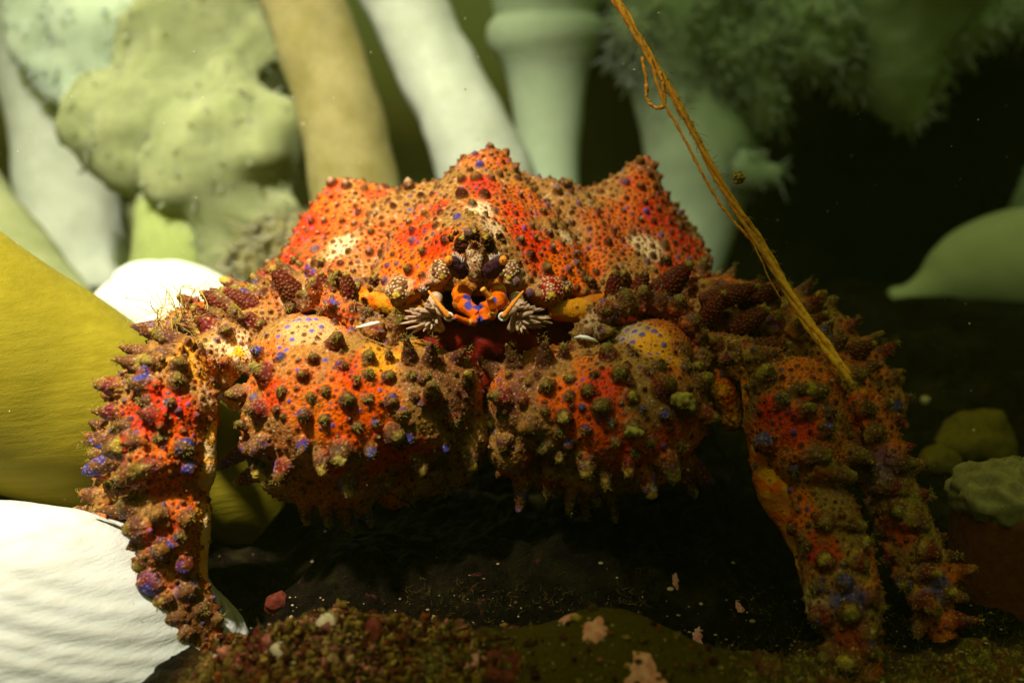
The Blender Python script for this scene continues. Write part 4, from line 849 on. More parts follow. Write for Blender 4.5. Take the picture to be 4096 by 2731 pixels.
A_YEL = anemone_mat('anemone_mustard', (.62, .44, .035), (.46, .34, .03), sss=.15, rough=.3)

def column(name, pts, mat, label, cat='anemone', group=None, crown=None, seg=64, wob=.3, far=True):
    """pts: (px,py,Y,r_px) along the stalk"""
    if far: pts = [(a, b, y * 1.5 + 5, r) for a, b, y, r in pts]
    src = np.array([list(P(a, b, y)) + [rad(r, P(a, b, y))] for a, b, y, r in pts])
    n = 70; tt = np.linspace(0, len(src) - 1, n); out = []
    for t in tt:                                   # Catmull-Rom
        i_ = min(int(t), len(src) - 2); f = t - i_
        p0, p1, p2, p3 = src[max(i_ - 1, 0)], src[i_], src[i_ + 1], src[min(i_ + 2, len(src) - 1)]
        out.append(.5 * ((2 * p1) + (-p0 + p2) * f + (2 * p0 - 5 * p1 + 4 * p2 - p3) * f * f + (-p0 + 3 * p1 - 3 * p2 + p3) * f ** 3))
    out = np.array(out)
    root = empty(name, out[0, :3]); tag(root, label, cat, group)
    mb = MB(); mb.tube(out[:, :3], np.maximum(out[:, 3], .05), seg); me = mb.mesh()
    V = getv(me); Nn = getn(me); setv(me, V + Nn * ((fbm(V, .35, 4, len(label)) - .5) * wob * 2)[:, None])
    link('stalk', me, mat, root)
    return root
def crown(root, c_px, rx, rz, mat, rough=.30, seed=0, tent=900, flat=.7, name='crown', tl=(.15, .55), down=False):
    c = P(c_px[0], c_px[1], c_px[2] * 1.5 + 5); k = rad(1, c); R_ = np.array([rx * k, rx * k * flat, rz * k])
    nu, nv = 150, 80; V = []
    ph = (np.arange(1, nv) / nv) * math.pi; th = np.arange(nu) / nu * 2 * math.pi
    PH, TH = np.meshgrid(ph, th, indexing='ij'); D = np.stack([np.sin(PH) * np.cos(TH), np.sin(PH) * np.sin(TH), np.cos(PH)], -1).reshape(-1, 3)
    D = np.vstack([D, [[0, 0, 1], [0, 0, -1]]])
    nz = fbm(D + seed * 5, 1.6, 2, seed) - .5; nz2 = fbm(D + seed * 3, 4.5, 3, seed + 3) - .5
    rr = 1 + nz * .55 + nz2 * rough
    V = c + D * R_ * rr[:, None]
    m = (nv - 1) * nu; i_ = np.arange(m).reshape(nv - 1, nu)
    Fc = np.stack([i_[:-1], i_[1:], np.roll(i_[1:], -1, 1), np.roll(i_[:-1], -1, 1)], -1).reshape(-1, 4).tolist()
    Fc += [(m, j, (j + 1) % nu) for j in range(nu)] + [(m + 1, (nv - 2) * nu + (j + 1) % nu, (nv - 2) * nu + j) for j in range(nu)]
    mb = MB(); mb.add(V, Fc); o = mb.build(name, mat, root)
    mb = MB()
    for q_ in rng.integers(0, m, tent * 4):
        p = V[q_]; d = D[q_] * (1 / R_) * R_.mean(); d = d / np.linalg.norm(d) + rng.normal(size=3) * .35; L = rng.uniform(*tl)
        mb.tube([p - d * .1, p + d * L * .5, p + d * L + rng.normal(size=3) * L * .15], [.075, .07, .03], 4, cap=False)
    if tent: t = mb.build('tentacles', mat, o); t['kind'] = 'stuff'
    return o
def drape(root, c_px, rx, rz, mat, seed=0, name='crown', flat=.8, ruf=.5, tmax=.86, tent=260):
    c = P(c_px[0], c_px[1], c_px[2] * 1.5 + 5); k = rad(1, c); na, nt2 = 260, 90; out = []
    th = np.arange(na) / na * 2 * math.pi
    for sgn in (0, 1):
        for i_ in range(nt2 + 1):
            t = (i_ / nt2 if sgn == 0 else 1 - i_ / nt2) * tmax
            Q = np.stack([np.cos(th) * 1.3, np.sin(th) * 1.3, np.full(na, t * .9)], 1) + seed * 4
            fr = (fbm(Q, 1.5, 2, seed) - .5) * 2; fr2 = (fbm(Q, 5, 3, seed + 4) - .5) * 2
            r = math.sin(min(t * 1.75, 1.62)) * (1 + ruf * fr * (.3 + t) + .14 * fr2 * t * t) * (1 - .10 * sgn)
            z = math.cos(t * 2.35) * 1.0 * (1 + .12 * fr * t) - .42 * t * t * (fr + .6 * fr2) - .07 * sgn
            out.append(np.stack([c[0] + rx * k * r * np.cos(th), c[1] + rx * k * flat * r * np.sin(th), c[2] + rz * k * z], 1))
    V = np.concatenate(out); n = len(out); i = np.arange(n * na).reshape(n, na)
    Fc = np.stack([i[:-1], i[1:], np.roll(i[1:], -1, 1), np.roll(i[:-1], -1, 1)], -1).reshape(-1, 4).tolist()
    mb = MB(); mb.add(V, Fc); o = mb.build(name, mat, root)
    mb = MB(); rim = out[nt2]
    for q_ in rng.integers(0, na, tent):
        p = rim[q_] * (1 - (f := rng.random() * .12)) + c * f; d = (p - c) / np.linalg.norm(p - c) * .5 + np.array([0, 0, -.7]) + rng.normal(size=3) * .45; L = rng.uniform(.3, 1.0)
        mb.tube([p, p + d * L * .5, p + d * L], [.10, .09, .03], 5, cap=False)
    t_ = mb.build('tentacles', mat, o); t_['kind'] = 'stuff'
    return o
def mass(root, lobes, mat, seed=0, name='crown', thin=.45, tent=1500, amp=1.0, vox=.55, tl=1.0):
    mb = MB()
    for (px, py, Yd, rx, rz) in lobes:
        c = P(px, py, Yd * 1.5 + 5); k = rad(1, c); mb.ellipsoid(c, (rx * k, min(rx, rz) * k * thin, rz * k), 40, 26)
    me = remesh(mb.mesh(), vox); V = getv(me); Nn = getn(me)
    d = (fbm(V, .14, 2, seed) - .5) * 5.0 + (fbm(V, .42, 2, seed + 2) - .5) * 2.2 + (fbm(V, 1.6, 2, seed + 5) - .5) * (.8 if tl > .9 else .25)
    V = V + Nn * (d * amp)[:, None]; setv(me, V); o = link(name, me, mat, root); Nn = getn(me)
    mb = MB()
    for j in rng.integers(0, len(V), tent):
        p = V[j]; dd = Nn[j] + rng.normal(size=3) * .5 + np.array([0, 0, -.3]); L = rng.uniform(.3, .9) * tl; mb.tube([p - dd * .1, p + dd * L * .5, p + dd * L], [.12, .10, .04], 4, cap=False)
    t_ = mb.build('tentacles', mat, o); t_['kind'] = 'stuff'
    return o
G1 = 'plumose anemones behind the crab'
a1 = column('plumose_anemone', [(520, 1250, 26, 170), (330, 1050, 26, 175), (270, 800, 26, 170), (230, 500, 26, 160), (190, 250, 26, 170), (160, -50, 26, 190), (150, -300, 26, 160)], A_WHITE, 'tall white anemone stalk standing furthest left behind the others', group=G1)
A_MINT = anemone_mat('anemone_mint', (.50, .62, .42), (.60, .70, .50))
mass(a1, [(190, 90, 22, 170, 260), (370, 200, 21.5, 150, 260), (420, 30, 22, 200, 200)], A_MINT, 2, tl=.5, tent=300)
column('plumose_anemone', [(700, 1400, 36, 400), (680, 1000, 36, 420), (640, 600, 36, 450), (600, 200, 36, 480), (600, -200, 36, 480)], A_OLIVE, 'broad olive anemone filling the space behind the frilled crowns on the left', group=G1, wob=.8)  # added filler: olive column set behind the crowns to cover dark gaps
a2 = column('plumose_anemone', [(760, 1300, 17, 260), (740, 1150, 17, 200), (730, 900, 17.5, 175), (740, 700, 19.5, 185), (750, 450, 22, 190)], anemone_mat('anemone_lime', (.26, .32, .09), (.34, .39, .14)), 'wide yellow green anemone with drooping frilled crown, left of the crab', group=G1)
mass(a2, [(720, 400, 17, 330, 200), (500, 520, 17, 130, 170), (930, 640, 16.5, 260, 330), (860, 80, 18, 330, 260), (1010, 930, 16, 240, 230), (640, 200, 17.5, 200, 200)], A_OLIVE, 5, tl=.5, tent=250)
mass(a2, [(1180, 960, 14.5, 190, 110), (1080, 1030, 14.5, 160, 90)], A_TAN, 11, 'crown_lobe', tent=900)
column('plumose_anemone', [(1480, 1300, 15, 200), (1430, 800, 15, 175), (1370, 500, 15.5, 165), (1280, 200, 16, 155), (1180, -80, 16.5, 150), (1100, -300, 17, 150)], A_TAN, 'cream stalk with a tan shaded edge, leaning left above the crab', group=G1)
column('plumose_anemone', [(2080, 1200, 19, 190), (1960, 760, 19, 185), (1860, 500, 19, 170), (1720, 220, 19.5, 155), (1600, -20, 20, 150), (1500, -250, 20, 150)], A_WHITE, 'smooth white stalk slanting behind the middle spike of the shell', group=G1)
column('plumose_anemone', [(2190, 1100, 24, 150), (2195, 700, 24, 118), (2195, 450, 24, 138), (2190, 300, 24, 158), (2188, 225, 24, 188), (2185, 165, 24, 222), (2185, 105, 24, 222), (2185, 65, 24, 196), (2185, 20, 24, 205), (2190, -150, 24, 230)], A_MINT, 'pale mint stalk with a swollen collar near its top', group=G1, wob=.12)
A_DUSK = anemone_mat('anemone_dusk', (.44, .47, .28), (.52, .54, .36), sss=.6)
a6 = column('plumose_anemone', [(2700, 1250, 24, 120), (2780, 900, 24, 160), (2800, 620, 24, 210), (2740, 400, 24, 190), (2680, 100, 24, 210), (2650, -100, 24, 200)], A_MINT, 'dim green anemone behind the orange strand', group=G1)
mass(a6, [(2620, 120, 23, 220, 190), (2880, 120, 23, 280, 210), (3020, 300, 23, 130, 170), (2780, 330, 23, 170, 180)], A_MINT, 21, tent=2200)
mass(a6, [(2980, 660, 22, 70, 60), (3080, 690, 22, 50, 40)], A_MINT, 23, 'crown_lobe', tent=60)
a7 = column('plumose_anemone', [(3700, -400, 23, 300), (3640, -100, 23, 280), (3600, 60, 23, 230), (3590, 220, 23, 170), (3600, 360, 23, 120), (3640, 470, 23, 60), (3650, 520, 23, 20)], A_MINT, 'green anemone hanging down from above at the upper right', group=G1, wob=.6)
mass(a7, [(3300, 10, 23, 260, 190), (3180, 150, 23, 120, 120), (3560, 60, 23, 260, 180), (3850, -40, 23, 330, 170), (3630, 330, 23, 110, 170), (3480, 230, 23, 120, 150)], A_MINT, 31, tent=2200)
column('plumose_anemone', [(4400, 1110, 18, 260), (4220, 1100, 18, 240), (4060, 1090, 18, 225), (3920, 1100, 18, 190), (3820, 1130, 18, 148), (3740, 1165, 18, 100), (3660, 1190, 18, 62), (3610, 1203, 18, 54), (3575, 1206, 18, 52), (3555, 1207, 18, 38), (3545, 1207, 18, 10)], A_DUSK, 'rounded pale green anemone with a small nub, at the right edge', group=G1, wob=.1)
a9 = column('plumose_anemone', [(4250, 1000, 28, 120), (4150, 850, 28, 150), (4110, 720, 28, 140), (4200, 560, 28, 100)], A_MINT, 'teal green stub at the right edge above the rounded anemone', group=G1)
column('plumose_anemone', [(900, 1500, 8, 260), (740, 1320, 8, 250), (600, 1270, 8, 210), (470, 1260, 8, 150), (400, 1230, 8, 90)], A_WHITE, 'low contracted white anemone like a smooth cushion, behind the far left leg', group=G1, wob=.35)
column('plumose_anemone', [(500, 1500, 12, 150), (250, 1250, 14, 130), (60, 1000, 16, 120), (-150, 750, 18, 120)], A_OLIVE, 'slim olive stalk leaning left behind the mustard column', group=G1)

def yellowmat():
    m, t, b = newmat('mustard_skin'); co = objco(t)
    mp = N(t, 'ShaderNodeMapping'); mp.inputs['Rotation'].default_value = (0, R(-36), 0); mp.inputs['Scale'].default_value = (.25, 1, 3.2); t.links.new(co, mp.inputs[0])
    n1 = tex_noise(t, 1.2, 6, .65, mp.outputs[0]); n2 = tex_noise(t, .25, 3, .5, co); n3 = tex_noise(t, 14, 3, .6, co)
    c = mixc(t, mrange(t, n1.outputs[0], .35, .65), (.20, .155, .009), (.26, .205, .016)); c = mixc(t, mrange(t, n2.outputs[0], .4, .6, 0, .5), c, (.155, .13, .01))
    t.links.new(c, b.inputs['Base Color']); b.inputs['Roughness'].default_value = .35; b.inputs['Subsurface Weight'].default_value = .15; b.inputs['Subsurface Radius'].default_value = (1, .7, .2); b.inputs['Subsurface Scale'].default_value = .2
    bump(t, b, mth(t, 'ADD', n1.outputs[0], mth(t, 'MULTIPLY', n3.outputs[0], .3)), .35, .12); return m
column('tube_anemone', [(1080, 2020, 5.0, 200), (900, 1900, 4.6, 270), (560, 1740, 3.8, 330), (180, 1570, 2.6, 380), (-200, 1400, 1.6, 420), (-600, 1200, .8, 460)], yellowmat(), 'thick mustard yellow column leaning in from the left edge', 'anemone', wob=.12, seg=96, far=False)

# white shell in the lower left corner
def shellmat():
    m, t, b = newmat('shell_white'); co = objco(t)
    mp = N(t, 'ShaderNodeMapping'); mp.inputs['Scale'].default_value = (.6, .6, 3.5); mp.inputs['Rotation'].default_value = (0, R(14), 0); t.links.new(co, mp.inputs[0])
    n1 = tex_noise(t, 1.1, 5, .6, mp.outputs[0]); n2 = tex_noise(t, 9, 4, .6, co)
    c = mixc(t, mrange(t, n1.outputs[0], .4, .7), (.58, .57, .56), (.47, .45, .42)); t.links.new(c, b.inputs['Base Color']); b.inputs['Roughness'].default_value = .4
    b.inputs['Subsurface Weight'].default_value = .15; b.inputs['Subsurface Scale'].default_value = .2
    bump(t, b, mth(t, 'ADD', n1.outputs[0], mth(t, 'MULTIPLY', n2.outputs[0], .2)), .6, .15); return m
c = P(0, 2960, -3.6); k = rad(1, c)
nu, nv = 260, 160; PH, TH = np.meshgrid(np.arange(1, nv) / nv * math.pi, np.arange(nu) / nu * 2 * math.pi, indexing='ij')
D = np.stack([np.sin(PH) * np.cos(TH), np.sin(PH) * np.sin(TH), np.cos(PH)], -1).reshape(-1, 3); D = np.vstack([D, [[0, 0, 1], [0, 0, -1]]])
lat = D[:, 2] * .9 + D[:, 0] * .35
rib =   .006 * np.sin(lat * 46 + 2.2 * fbm(D, 1.5, 3, 3)) + .006 * np.sin(lat * 120) + (fbm(D, 2.4, 4, 9) - .5) * .05
V = c + D * np.array([900, 560, 800]) * k * (1 + rib)[:, None]
m_ = (nv - 1) * nu; i_ = np.arange(m_).reshape(nv - 1, nu)
Fc = np.stack([i_[:-1], i_[1:], np.roll(i_[1:], -1, 1), np.roll(i_[:-1], -1, 1)], -1).reshape(-1, 4).tolist() + [(m_, j, (j + 1) % nu) for j in range(nu)] + [(m_ + 1, (nv - 2) * nu + (j + 1) % nu, (nv - 2) * nu + j) for j in range(nu)]
mb = MB(); mb.add(V, Fc); tag(mb.build('seashell', shellmat()), 'large white ridged shell in the lower left corner', 'shell')

# orange strand: bundle of filaments
def strandmat():
    m, t, b = newmat('orange_strand'); n = tex_noise(t, 6, 5, .7)
    t.links.new(mixc(t, mrange(t, n.outputs[0], .35, .65), (.62, .20, .015), (.80, .42, .05)), b.inputs['Base Color']); b.inputs['Roughness'].default_value = .6
    b.inputs['Subsurface Weight'].default_value = .2; b.inputs['Subsurface Scale'].default_value = .1; bump(t, b, n.outputs[0], .6, .05); return m
M_STR = strandmat()
def spline(pts, n):
    src = np.array(pts, float); out = []
    for t in np.linspace(0, len(src) - 1, n):
        i_ = min(int(t), len(src) - 2); f = t - i_; p0, p1, p2, p3 = src[max(i_ - 1, 0)], src[i_], src[i_ + 1], src[min(i_ + 2, len(src) - 1)]
        out.append(.5 * ((2 * p1) + (-p0 + p2) * f + (2 * p0 - 5 * p1 + 4 * p2 - p3) * f * f + (-p0 + 3 * p1 - 3 * p2 + p3) * f ** 3))
    return np.array(out)
st = empty('seaweed_strand', P(3400, 1530, 0)); tag(st, 'long frayed orange strand hanging from the top onto the right legs', 'strand')
main = [(2430, -60, 2.5), (2475, 20, 2.4), (2540, 130, 2.3), (2610, 240, 2.2), (2690, 380, 2.0), (2790, 560, 1.8), (2890, 740, 1.5), (2975, 880, 1.2), (3060, 1010, 1.0), (3140, 1140, .5), (3220, 1270, -.4), (3310, 1400, -1.5), (3380, 1500, -2.2), (3400, 1545, -2.2)]
mb = MB()
for k in range(5):
    q_ = spline([P(*p) for p in main], 150); n = len(q_); ph = k * 1.3; off = np.stack([np.sin(np.arange(n) * .16 + ph), np.cos(np.arange(n) * .13 + ph), np.cos(np.arange(n) * .15 + ph * 2)], 1) * (.045 + .07 * fbm(np.stack([np.arange(n)] * 3, 1) * .05, 1, 2, k)[:, None])
    rr = .052 + .05 * fbm(np.stack([np.arange(n)] * 3, 1), .35, 3, k + 3) - .015 * (k > 2)
    mb.tube(q_ + off, rr * np.interp(np.arange(n), [0, 60, 110, n], [.75, .8, 1.25, 1.3]), 8)
mb.build('filament', M_STR, st)
mb = MB()
q_ = spline([P(*p) for p in [(2600, 230, 2.1), (2650, 400, 1.9), (2720, 520, 1.8), (2800, 680, 1.6), (2870, 800, 1.5), (2930, 880, 1.3), (3000, 955, 1.1), (3050, 1010, .95)]], 70); mb.tube(q_ + (rng.random((70, 3)) - .5) * .04, .035 + .03 * rng.random(70), 7); mb.build('filament', M_STR, st)
mb = MB()
q_ = spline([P(*p) for p in [(2570, 230, 2.1), (2585, 330, 2.0), (2590, 400, 2.0), (2625, 432, 1.9), (2658, 415, 1.9), (2650, 330, 1.9), (2640, 290, 2.0)]], 70); mb.tube(q_ + (rng.random((70, 3)) - .5) * .05, .035 + .04 * rng.random(70), 7); mb.build('loop', M_STR, st)
mb = MB()
q_ = spline([P(*p) for p in [(2975, 900, 1.2), (3040, 1030, .9), (3080, 1120, .8), (3140, 1220, .5)]], 50); mb.tube(q_ + (rng.random((50, 3)) - .5) * .03, .018 + .012 * rng.random(50), 6); mb.build('filament', M_STR, st)
mb = MB(); q_ = spline([P(*p) for p in main], 400)
for k in range(520):
    j = int(400 * rng.random() ** .7); p = q_[min(j, 399)] + rng.normal(size=3) * .08; d = rng.normal(size=3); d /= np.linalg.norm(d); L = rng.uniform(.08, .32) * (1.5 if rng.random() < .08 else 1)
    mb.tube([p, p + d * L * .5 + rng.normal(size=3) * .03, p + d * L + np.array([.05, 0, -.08])], [.013, .010, .004], 3, cap=False)
f_ = mb.build('fuzz', M_FUZZ, st); f_['kind'] = 'stuff'
mb = MB()
for k in range(120):
    c_ = P(2955, 712, 1.4) + rng.normal(size=3) * .075; mb.ellipsoid(c_, rng.uniform(.035, .06), 7, 5)
mb.build('pale_bead_clump', M_FUZZ, st)['label'] = 'pale clump of tiny beads stuck on the strand'

# hydroid tuft on the far left leg
mb = MB(); b0 = P(715, 1350, .2)
for k in range(16):
    e_ = P(600 + 200 * rng.random(), 1130 + 120 * rng.random(), .2 + rng.normal() * .5); b1 = b0 + np.array([rng.normal() * .4, rng.normal() * .2, 0]); pts = spline([b1, (b1 + e_) / 2 + rng.normal(size=3) * .25, e_], 12); mb.tube(pts, np.linspace(.022, .010, 12), 5, cap=False)
    for s_ in range(4):
        p = pts[rng.integers(4, 11)]; mb.tube([p, p + rng.normal(size=3) * .35], [.012, .005], 4, cap=False)
M_HYD = simple('hydroid', (.40, .24, .05), (.50, .34, .10), 4, .7)
tag(mb.build('hydroid_tuft', M_HYD), 'wispy brown hydroid tuft on the left leg in front of the white cushion', 'hydroid')

# ---------------------------------------------------------------- rock surface life
def lump(name, px, py, r, mat, label, cat, group=None, flat=.5, seed=0, Y=None, sc3=(1, 1)):
    o_, d_ = ray(px, py); h = gbv.ray_cast(o_, d_)
    if h[0] is None: return None
    p = np.array(h[0]); rr = rad(r, p); mb = MB(); mb.ellipsoid((0, 0, 0), (rr * sc3[0], rr * sc3[1], rr * flat), 40, 26); me = mb.mesh(); V = getv(me); Nn = getn(me)
    setv(me, V + Nn * ((fbm(V + seed, 1.2 / rr, 4, seed) - .5) * rr * .9)[:, None])
    o = link(name, me, mat); o.location = p; n_ = Vector(h[1]); o.rotation_euler = n_.to_track_quat('Z', 'Y').to_euler(); return tag(o, label, cat, group)
def patch(name, px, py, r, mat, label, cat, group=None, thick=.12, seed=0, asp=.7, lobe=.9):
    o_, d_ = ray(px, py); h = gbv.ray_cast(o_, d_)
    if h[0] is None: return None
    p = np.array(h[0]); rr = rad(r, p); nr, na = 40, 110; V = []
    ang = np.arange(na) / na * 2 * math.pi
    ro = rr * (1 + (fbm(np.stack([np.cos(ang), np.sin(ang), 0 * ang], 1) * 1.2 + seed, 1.6, 4, seed) - .5) * 2 * lobe)
    for i_ in range(nr + 1):
        f = i_ / nr
        for j in range(na):
            x = p[0] + math.cos(ang[j]) * ro[j] * f; y = p[1] + math.sin(ang[j]) * ro[j] * f * asp * 1.6
            g = gbv.ray_cast(Vector((x, y, 50)), Vector((0, 0, -1)))[0]; V.append([x, y, g[2] + thick * (1 - f ** 6) - .03])
    V = np.array(V); V[:, 2] += (fbm(V, 3.5, 3, seed) - .5) * thick * 1.3
    i = np.arange((nr + 1) * na).reshape(nr + 1, na); Fc = np.stack([i[:-1], i[1:], np.roll(i[1:], -1, 1), np.roll(i[:-1], -1, 1)], -1).reshape(-1, 4).tolist()
    mb = MB(); mb.add(V, Fc); return tag(mb.build(name, mat), label, cat, group)
M_PINK = simple('coralline', (.55, .16, .14), (.72, .34, .27), 5, .6, bs=.6, bd=.08)
M_PLUM = simple('red_crust', (.09, .012, .008), (.16, .035, .02), 5, .55, bs=.6, bd=.1)
M_OLV = simple('olive_sheet', (.045, .036, .004), (.07, .055, .008), 2.5, .4, bs=.3, bd=.05)
M_OCH = simple('ochre_crust', (.09, .065, .008), (.16, .11, .02), 4, .6, bs=.6, bd=.1)
M_BARN = simple('barnacle', (.42, .32, .18), (.56, .44, .28), 6, .5, bs=.6, bd=.06)
gp = 'pink coralline crusts on the rock'
for i_, (x, y, r, lab) in enumerate([(2380, 2520, 46, 'bright pink crust on the rock, largest in the middle of the bottom'), (2270, 2470, 34, 'small mauve crust just left of the bright pink one'), (2580, 2700, 75, 'ragged pink crust at the bottom edge'), (2790, 2550, 22, 'thin pink crust right of the bottom centre'),
                                     (2960, 2430, 15, 'small pale pink crust below the right claw'), (2700, 2320, 16, 'dull pink crust in the shadow under the right claw'), (1900, 2630, 50, 'pink crust on the ochre mound')]):
    patch('coralline_crust', x, y, r, M_PINK, lab, 'crust', gp, .08, i_ + 3, .6, .9)
for i_, (x, y, r, m_, n_, lab, cat, fl) in enumerate([
    (1120, 2420, 46, M_PLUM, 'sea_squirt', 'dark red lump standing near the left leg tip', 'sea squirt', 1.1), (1480, 2530, 52, M_PLUM, 'sea_squirt', 'rounded dark red lump in the bottom middle left', 'sea squirt', .9),
    (2010, 2660, 75, M_PLUM, 'sponge', 'purplish encrusting sponge at the bottom middle', 'sponge', .15), (3900, 1800, 150, M_OCH, 'sponge', 'fuzzy olive sponge at the right edge', 'sponge', .8), (3750, 1850, 70, M_OCH, 'sponge', 'small olive sponge left of the fuzzy one', 'sponge', .9),
    (1000, 2600, 90, M_PLUM, 'sponge', 'brown crust under the left leg tip', 'sponge', .4), (3300, 2350, 60, M_PLUM, 'sponge', 'dark crust behind the right leg', 'sponge', .4)]):
    (lump(n_, x, y, r, m_, lab, cat, None, fl, i_ + 20) if fl > .45 else patch(n_, x, y, r, m_, lab, cat, None, .12, i_ + 20, .6, .45))
# small grains, crusts and turf
mbg = MB(); M_GRAIN = simple('shell_grit', (.20, .13, .07), (.45, .32, .20), 3, .5)
def hit_ground(px, py):
    o_, d_ = ray(px, py); h = gbv.ray_cast(o_, d_)
    return (None, None) if h[0] is None else (np.array(h[0]), np.array(h[1]))
for k in range(420):
    px = rng.uniform(850, 4090); py = rng.uniform(2380, 2731) if rng.random() < .75 else rng.uniform(1300, 2380)
    if px < 3300 and py < 2200: continue
    p, nn = hit_ground(px, py)
    if p is None: continue
    r_ = rad(rng.uniform(1.5, 6) if rng.random() < .95 else rng.uniform(6, 12), p); mbg.ellipsoid(p + nn * r_ * .2, (r_ * rng.uniform(.6, 1.6), r_ * rng.uniform(.6, 1.4), r_ * .6), 8, 6)
tag(mbg.build('shell_grit', M_GRAIN), 'scattered pale shell grit over the dark rock', 'grit', kind='stuff')
mbt = MB(); cols = []
pal = [(.10, .075, .012), (.15, .11, .02), (.07, .045, .01), (.12, .04, .010), (.12, .09, .015), (.05, .014, .006), (.20, .16, .03), (.30, .13, .09), (.26, .20, .08), (.08, .06, .012)]
for k in range(9000):
    px = rng.uniform(830, 2150) if rng.random() < .7 else rng.uniform(2150, 3400); py = 2731 - 380 * rng.random() ** 1.1 + 40
    if px > 2050 and rng.random() < .85: continue
    p, nn = hit_ground(px, py)
    if p is None or vn(p[None], .7, 7)[0] < .30 or p[1] > -4.2 + rng.random(): continue
    rr = rad(2.5 + 15 * rng.random() ** 3.2, p); mb1 = MB(); mb1.ellipsoid((0, 0, 0), (rr * rng.uniform(.5, 1.5), rr * rng.uniform(.5, 1.3), rr * (rng.uniform(.25, .6) if rng.random() < .5 else rng.uniform(.8, 1.8))), 10, 7)
    V = mb1.v[0]; V = V * (1 + (fbm(V + k, 1.6 / rr, 3, 5) - .5)[:, None] * 1.9); mbt.add(V + p + nn * rr * .1, mb1.f)
    c_ = np.array(pal[int(len(pal) * vn(p[None], .9, 15)[0] * .6 + len(pal) * rng.random() * .4) % len(pal)]) * rng.uniform(.7, 2.0) * np.array([1.1, .82, .75]); cols.append(np.repeat(c_[None], len(V), 0))
def growthmat():
    m, t, b = newmat('encrusting_growth'); at = N(t, 'ShaderNodeAttribute', attribute_name='tint'); n = tex_noise(t, 7, 5, .7)
    t.links.new(mixc(t, mrange(t, n.outputs[0], .4, .65, 0, .8), at.outputs['Color'], (.25, .2, .12), 'MULTIPLY'), b.inputs['Base Color']); b.inputs['Roughness'].default_value = .5
    bump(t, b, n.outputs[0], .8, .12); return m
o = mbt.build('encrusting_growth', growthmat()); cols = np.concatenate(cols); setcol(o.data, np.concatenate([cols, np.ones((len(cols), 1))], 1))
tag(o, 'mottled olive and rust encrusting growth covering the rock mound in front', 'growth', kind='stuff')
mbt = MB()
for k in range(1500):
    px = rng.uniform(850, 4096); py = rng.uniform(2350, 2731) if rng.random() < .75 else rng.uniform(1300, 2731)
    if px < 3300 and py < 2200: continue
    p, nn = hit_ground(px, py)
    if p is None or vn(p[None], .5, 7)[0] < .5: continue
    for j in range(3):
        d = nn + rng.normal(size=3) * .9; L = rng.uniform(.04, .14); mbt.tube([p, p + d * L * .5, p + d * L + rng.normal(size=3) * L * .3], [.015, .012, .004], 3, cap=False)
M_TURF = simple('turf_algae', (.05, .032, .008), (.12, .08, .02), 3, .8)
tag(mbt.build('turf_algae', M_TURF), 'short brown turf algae on the rock', 'algae', kind='stuff')
for i_, (x, y, r, lab) in enumerate([(1310, 2500, 46, 'cream barnacle left of the bottom middle'), (1110, 2610, 44, 'cream barnacle at the bottom left of the rock'), (3560, 1470 + 60, 20, 'pale barnacle on the rock behind the right legs, lower of two'), (3700, 1600, 18, 'pale barnacle on the rock behind the right legs, upper of two')]):
    o_, d_ = ray(x, y); h = gbv.ray_cast(o_, d_)
    if h[0] is None: continue
    p = np.array(h[0]); rr = rad(r, p); mb = MB()
    prof = [(-.2, 1.0), (.1, .95), (.4, .75), (.7, .5), (.78, .42), (.7, .34), (.4, .3)]
    mb.tube([p + np.array(h[1]) * rr * t for t, _ in prof], [rr * q__ for _, q__ in prof], 18); tag(mb.build('barnacle', M_BARN), lab, 'barnacle', 'barnacles on the rock')

# cut worm-like tube at the right edge
M_TUBE = simple('tube_skin', (.09, .02, .008), (.14, .04, .015), 3, .5, bs=.6)
rt = empty('sea_cucumber', P(4060, 2250, -1)); tag(rt, 'dark red tube body with a cream crumpled top at the right edge', 'sea cucumber')
c_ = P(4060, 1990, -1); k = rad(1, c_); mb = MB(); mb.tube([c_ + np.array([0, 0, -6]), c_ + np.array([0, 0, -3]), c_ + np.array([0, 0, -.5]), c_], [170 * k, 185 * k, 200 * k, 196 * k], 48); mb.build('body', M_TUBE, rt)
mb = MB(); mb.ellipsoid(c_ + np.array([0, 0, .1]), (205 * k, 190 * k, 100 * k), 60, 36); me = mb.mesh(); V = getv(me); Nn = getn(me); setv(me, V + Nn * ((np.abs(fbm(V, 1.6, 3, 6) - .5)) * -1.6 + .25)[:, None]); M_TOP = simple('crumpled_top', (.15, .12, .05), (.24, .20, .10), 3, .4, sss=.2); link('mouth_disc', me, M_TOP, rt)

# ochre algae clumps clinging to the claws
for (spn, par, lst) in ((sp_r, cr, [(2735, 1600, 60), (2530, 1700, 45), (2790, 1650, 40)]), (sp_l, cl, [(1368, 1785, 34), (1068, 1480, 30)])):
    for (x, y, r) in lst:
        base = min(spn, key=lambda s: np.linalg.norm(np.array([s[1][0], s[1][2]]) - P(x, y, s[1][1])[[0, 2]])); c_ = base[1]; rr = rad(r, c_) * .7
        mb = MB()
        for k in range(26): mb.ellipsoid(c_ + rng.normal(size=3) * rr * np.array([.5, .25, .35]), rr * rng.uniform(.2, .42), 8, 6)
        me = remesh(mb.mesh(), .04); V = getv(me); Nn = getn(me); setv(me, V + Nn * ((fbm(V, 8, 3, 2) - .5) * .10)[:, None]); link('algae_clump', me, M_FUZZ, par)

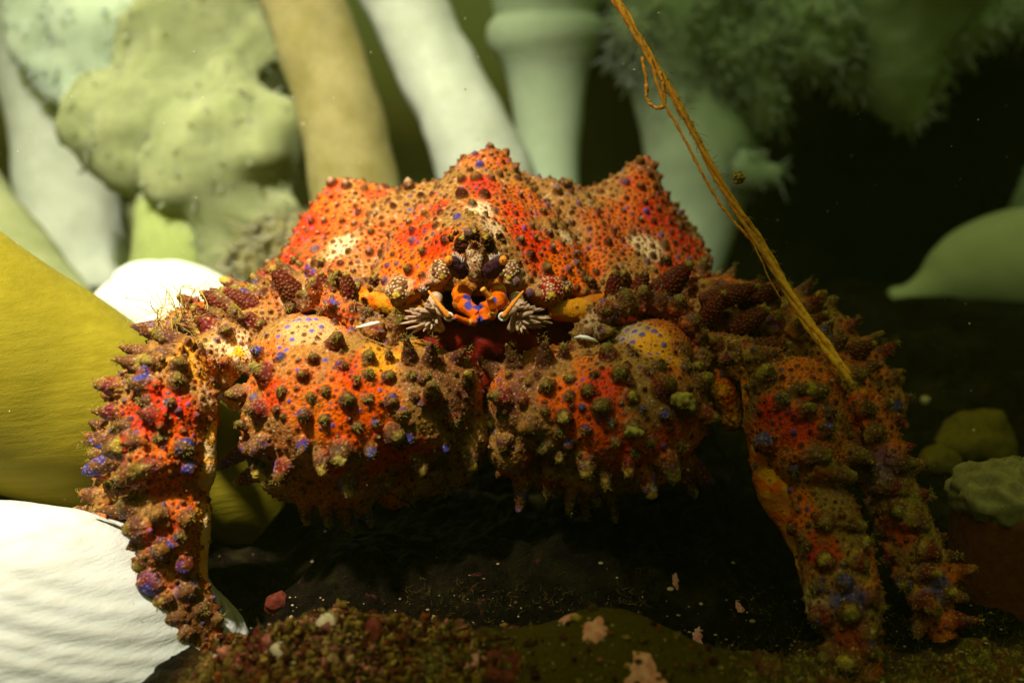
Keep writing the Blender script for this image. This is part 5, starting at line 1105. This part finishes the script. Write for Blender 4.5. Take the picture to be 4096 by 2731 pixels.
# marine snow
mbs = MB()
for k in range(420):
    px = rng.uniform(-200, 4300); py = rng.uniform(-100, 2000) if rng.random() < .85 else rng.uniform(1900, 2731); Yd = rng.uniform(-6, 12)
    if Yd > -4.5 and py > 1000 and 300 < px < 3700: continue
    p = P(px, py, Yd); mbs.ellipsoid(p, rng.uniform(.008, .022) * (1 if rng.random() < .93 else 2), 6, 4)
M_SNOW = simple('marine_snow', (.45, .42, .30), (.6, .55, .4), 3, .6)
tag(mbs.build('marine_snow', M_SNOW), 'tiny pale particles drifting in the water', 'particles', kind='stuff')

# dark rock sheet added far behind on the right to turn the background black
nx, nz_ = 160, 120; X, Zz = np.meshgrid(np.linspace(4, 120, nx), np.linspace(-30, 80, nz_)); Pt = np.stack([X.ravel(), 0 * X.ravel(), Zz.ravel()], 1)
Pt[:, 1] = 58 - 14 * sstep(4, 40, Pt[:, 0]) + (fbm(Pt, .06, 5, 4) - .5) * 16 + 22 * sstep(16, 4, Pt[:, 0])
i = np.arange(nx * nz_).reshape(nz_, nx); Fc = np.stack([i[:-1, :-1], i[:-1, 1:], i[1:, 1:], i[1:, :-1]], -1).reshape(-1, 4).tolist()
M_BACKDROP = simple('dark_backdrop', (.006, .005, .003), (.02, .015, .008), .2, .9)
mb = MB(); mb.add(Pt, Fc); tag(mb.build('rock_backdrop', M_BACKDROP), kind='structure')

for m_ in bpy.data.materials:                     # everything is wet: the step from water to skin is small
    b_ = m_.node_tree.nodes.get('Principled BSDF') if m_.use_nodes else None
    if b_: b_.inputs['IOR'].default_value = 1.14; b_.inputs['Specular IOR Level'].default_value = .5
if True:
    mb = MB(); V = [(x, y, z) for x in (-120, 120) for y in (-34, 110) for z in (-20, 62)]
    mb.add(V, [(0, 1, 3, 2), (4, 6, 7, 5), (0, 4, 5, 1), (2, 3, 7, 6), (0, 2, 6, 4), (1, 5, 7, 3)])
    m = bpy.data.materials.new('haze'); m.use_nodes = True; t = m.node_tree; t.nodes.clear(); o_ = t.nodes.new('ShaderNodeOutputMaterial'); v = t.nodes.new('ShaderNodeVolumePrincipled')
    v.inputs['Density'].default_value = 0.0007; v.inputs['Color'].default_value = (.50, .55, .10, 1); t.links.new(v.outputs[0], o_.inputs['Volume'])
    tag(mb.build('haze', m, smooth=False), kind='stuff')
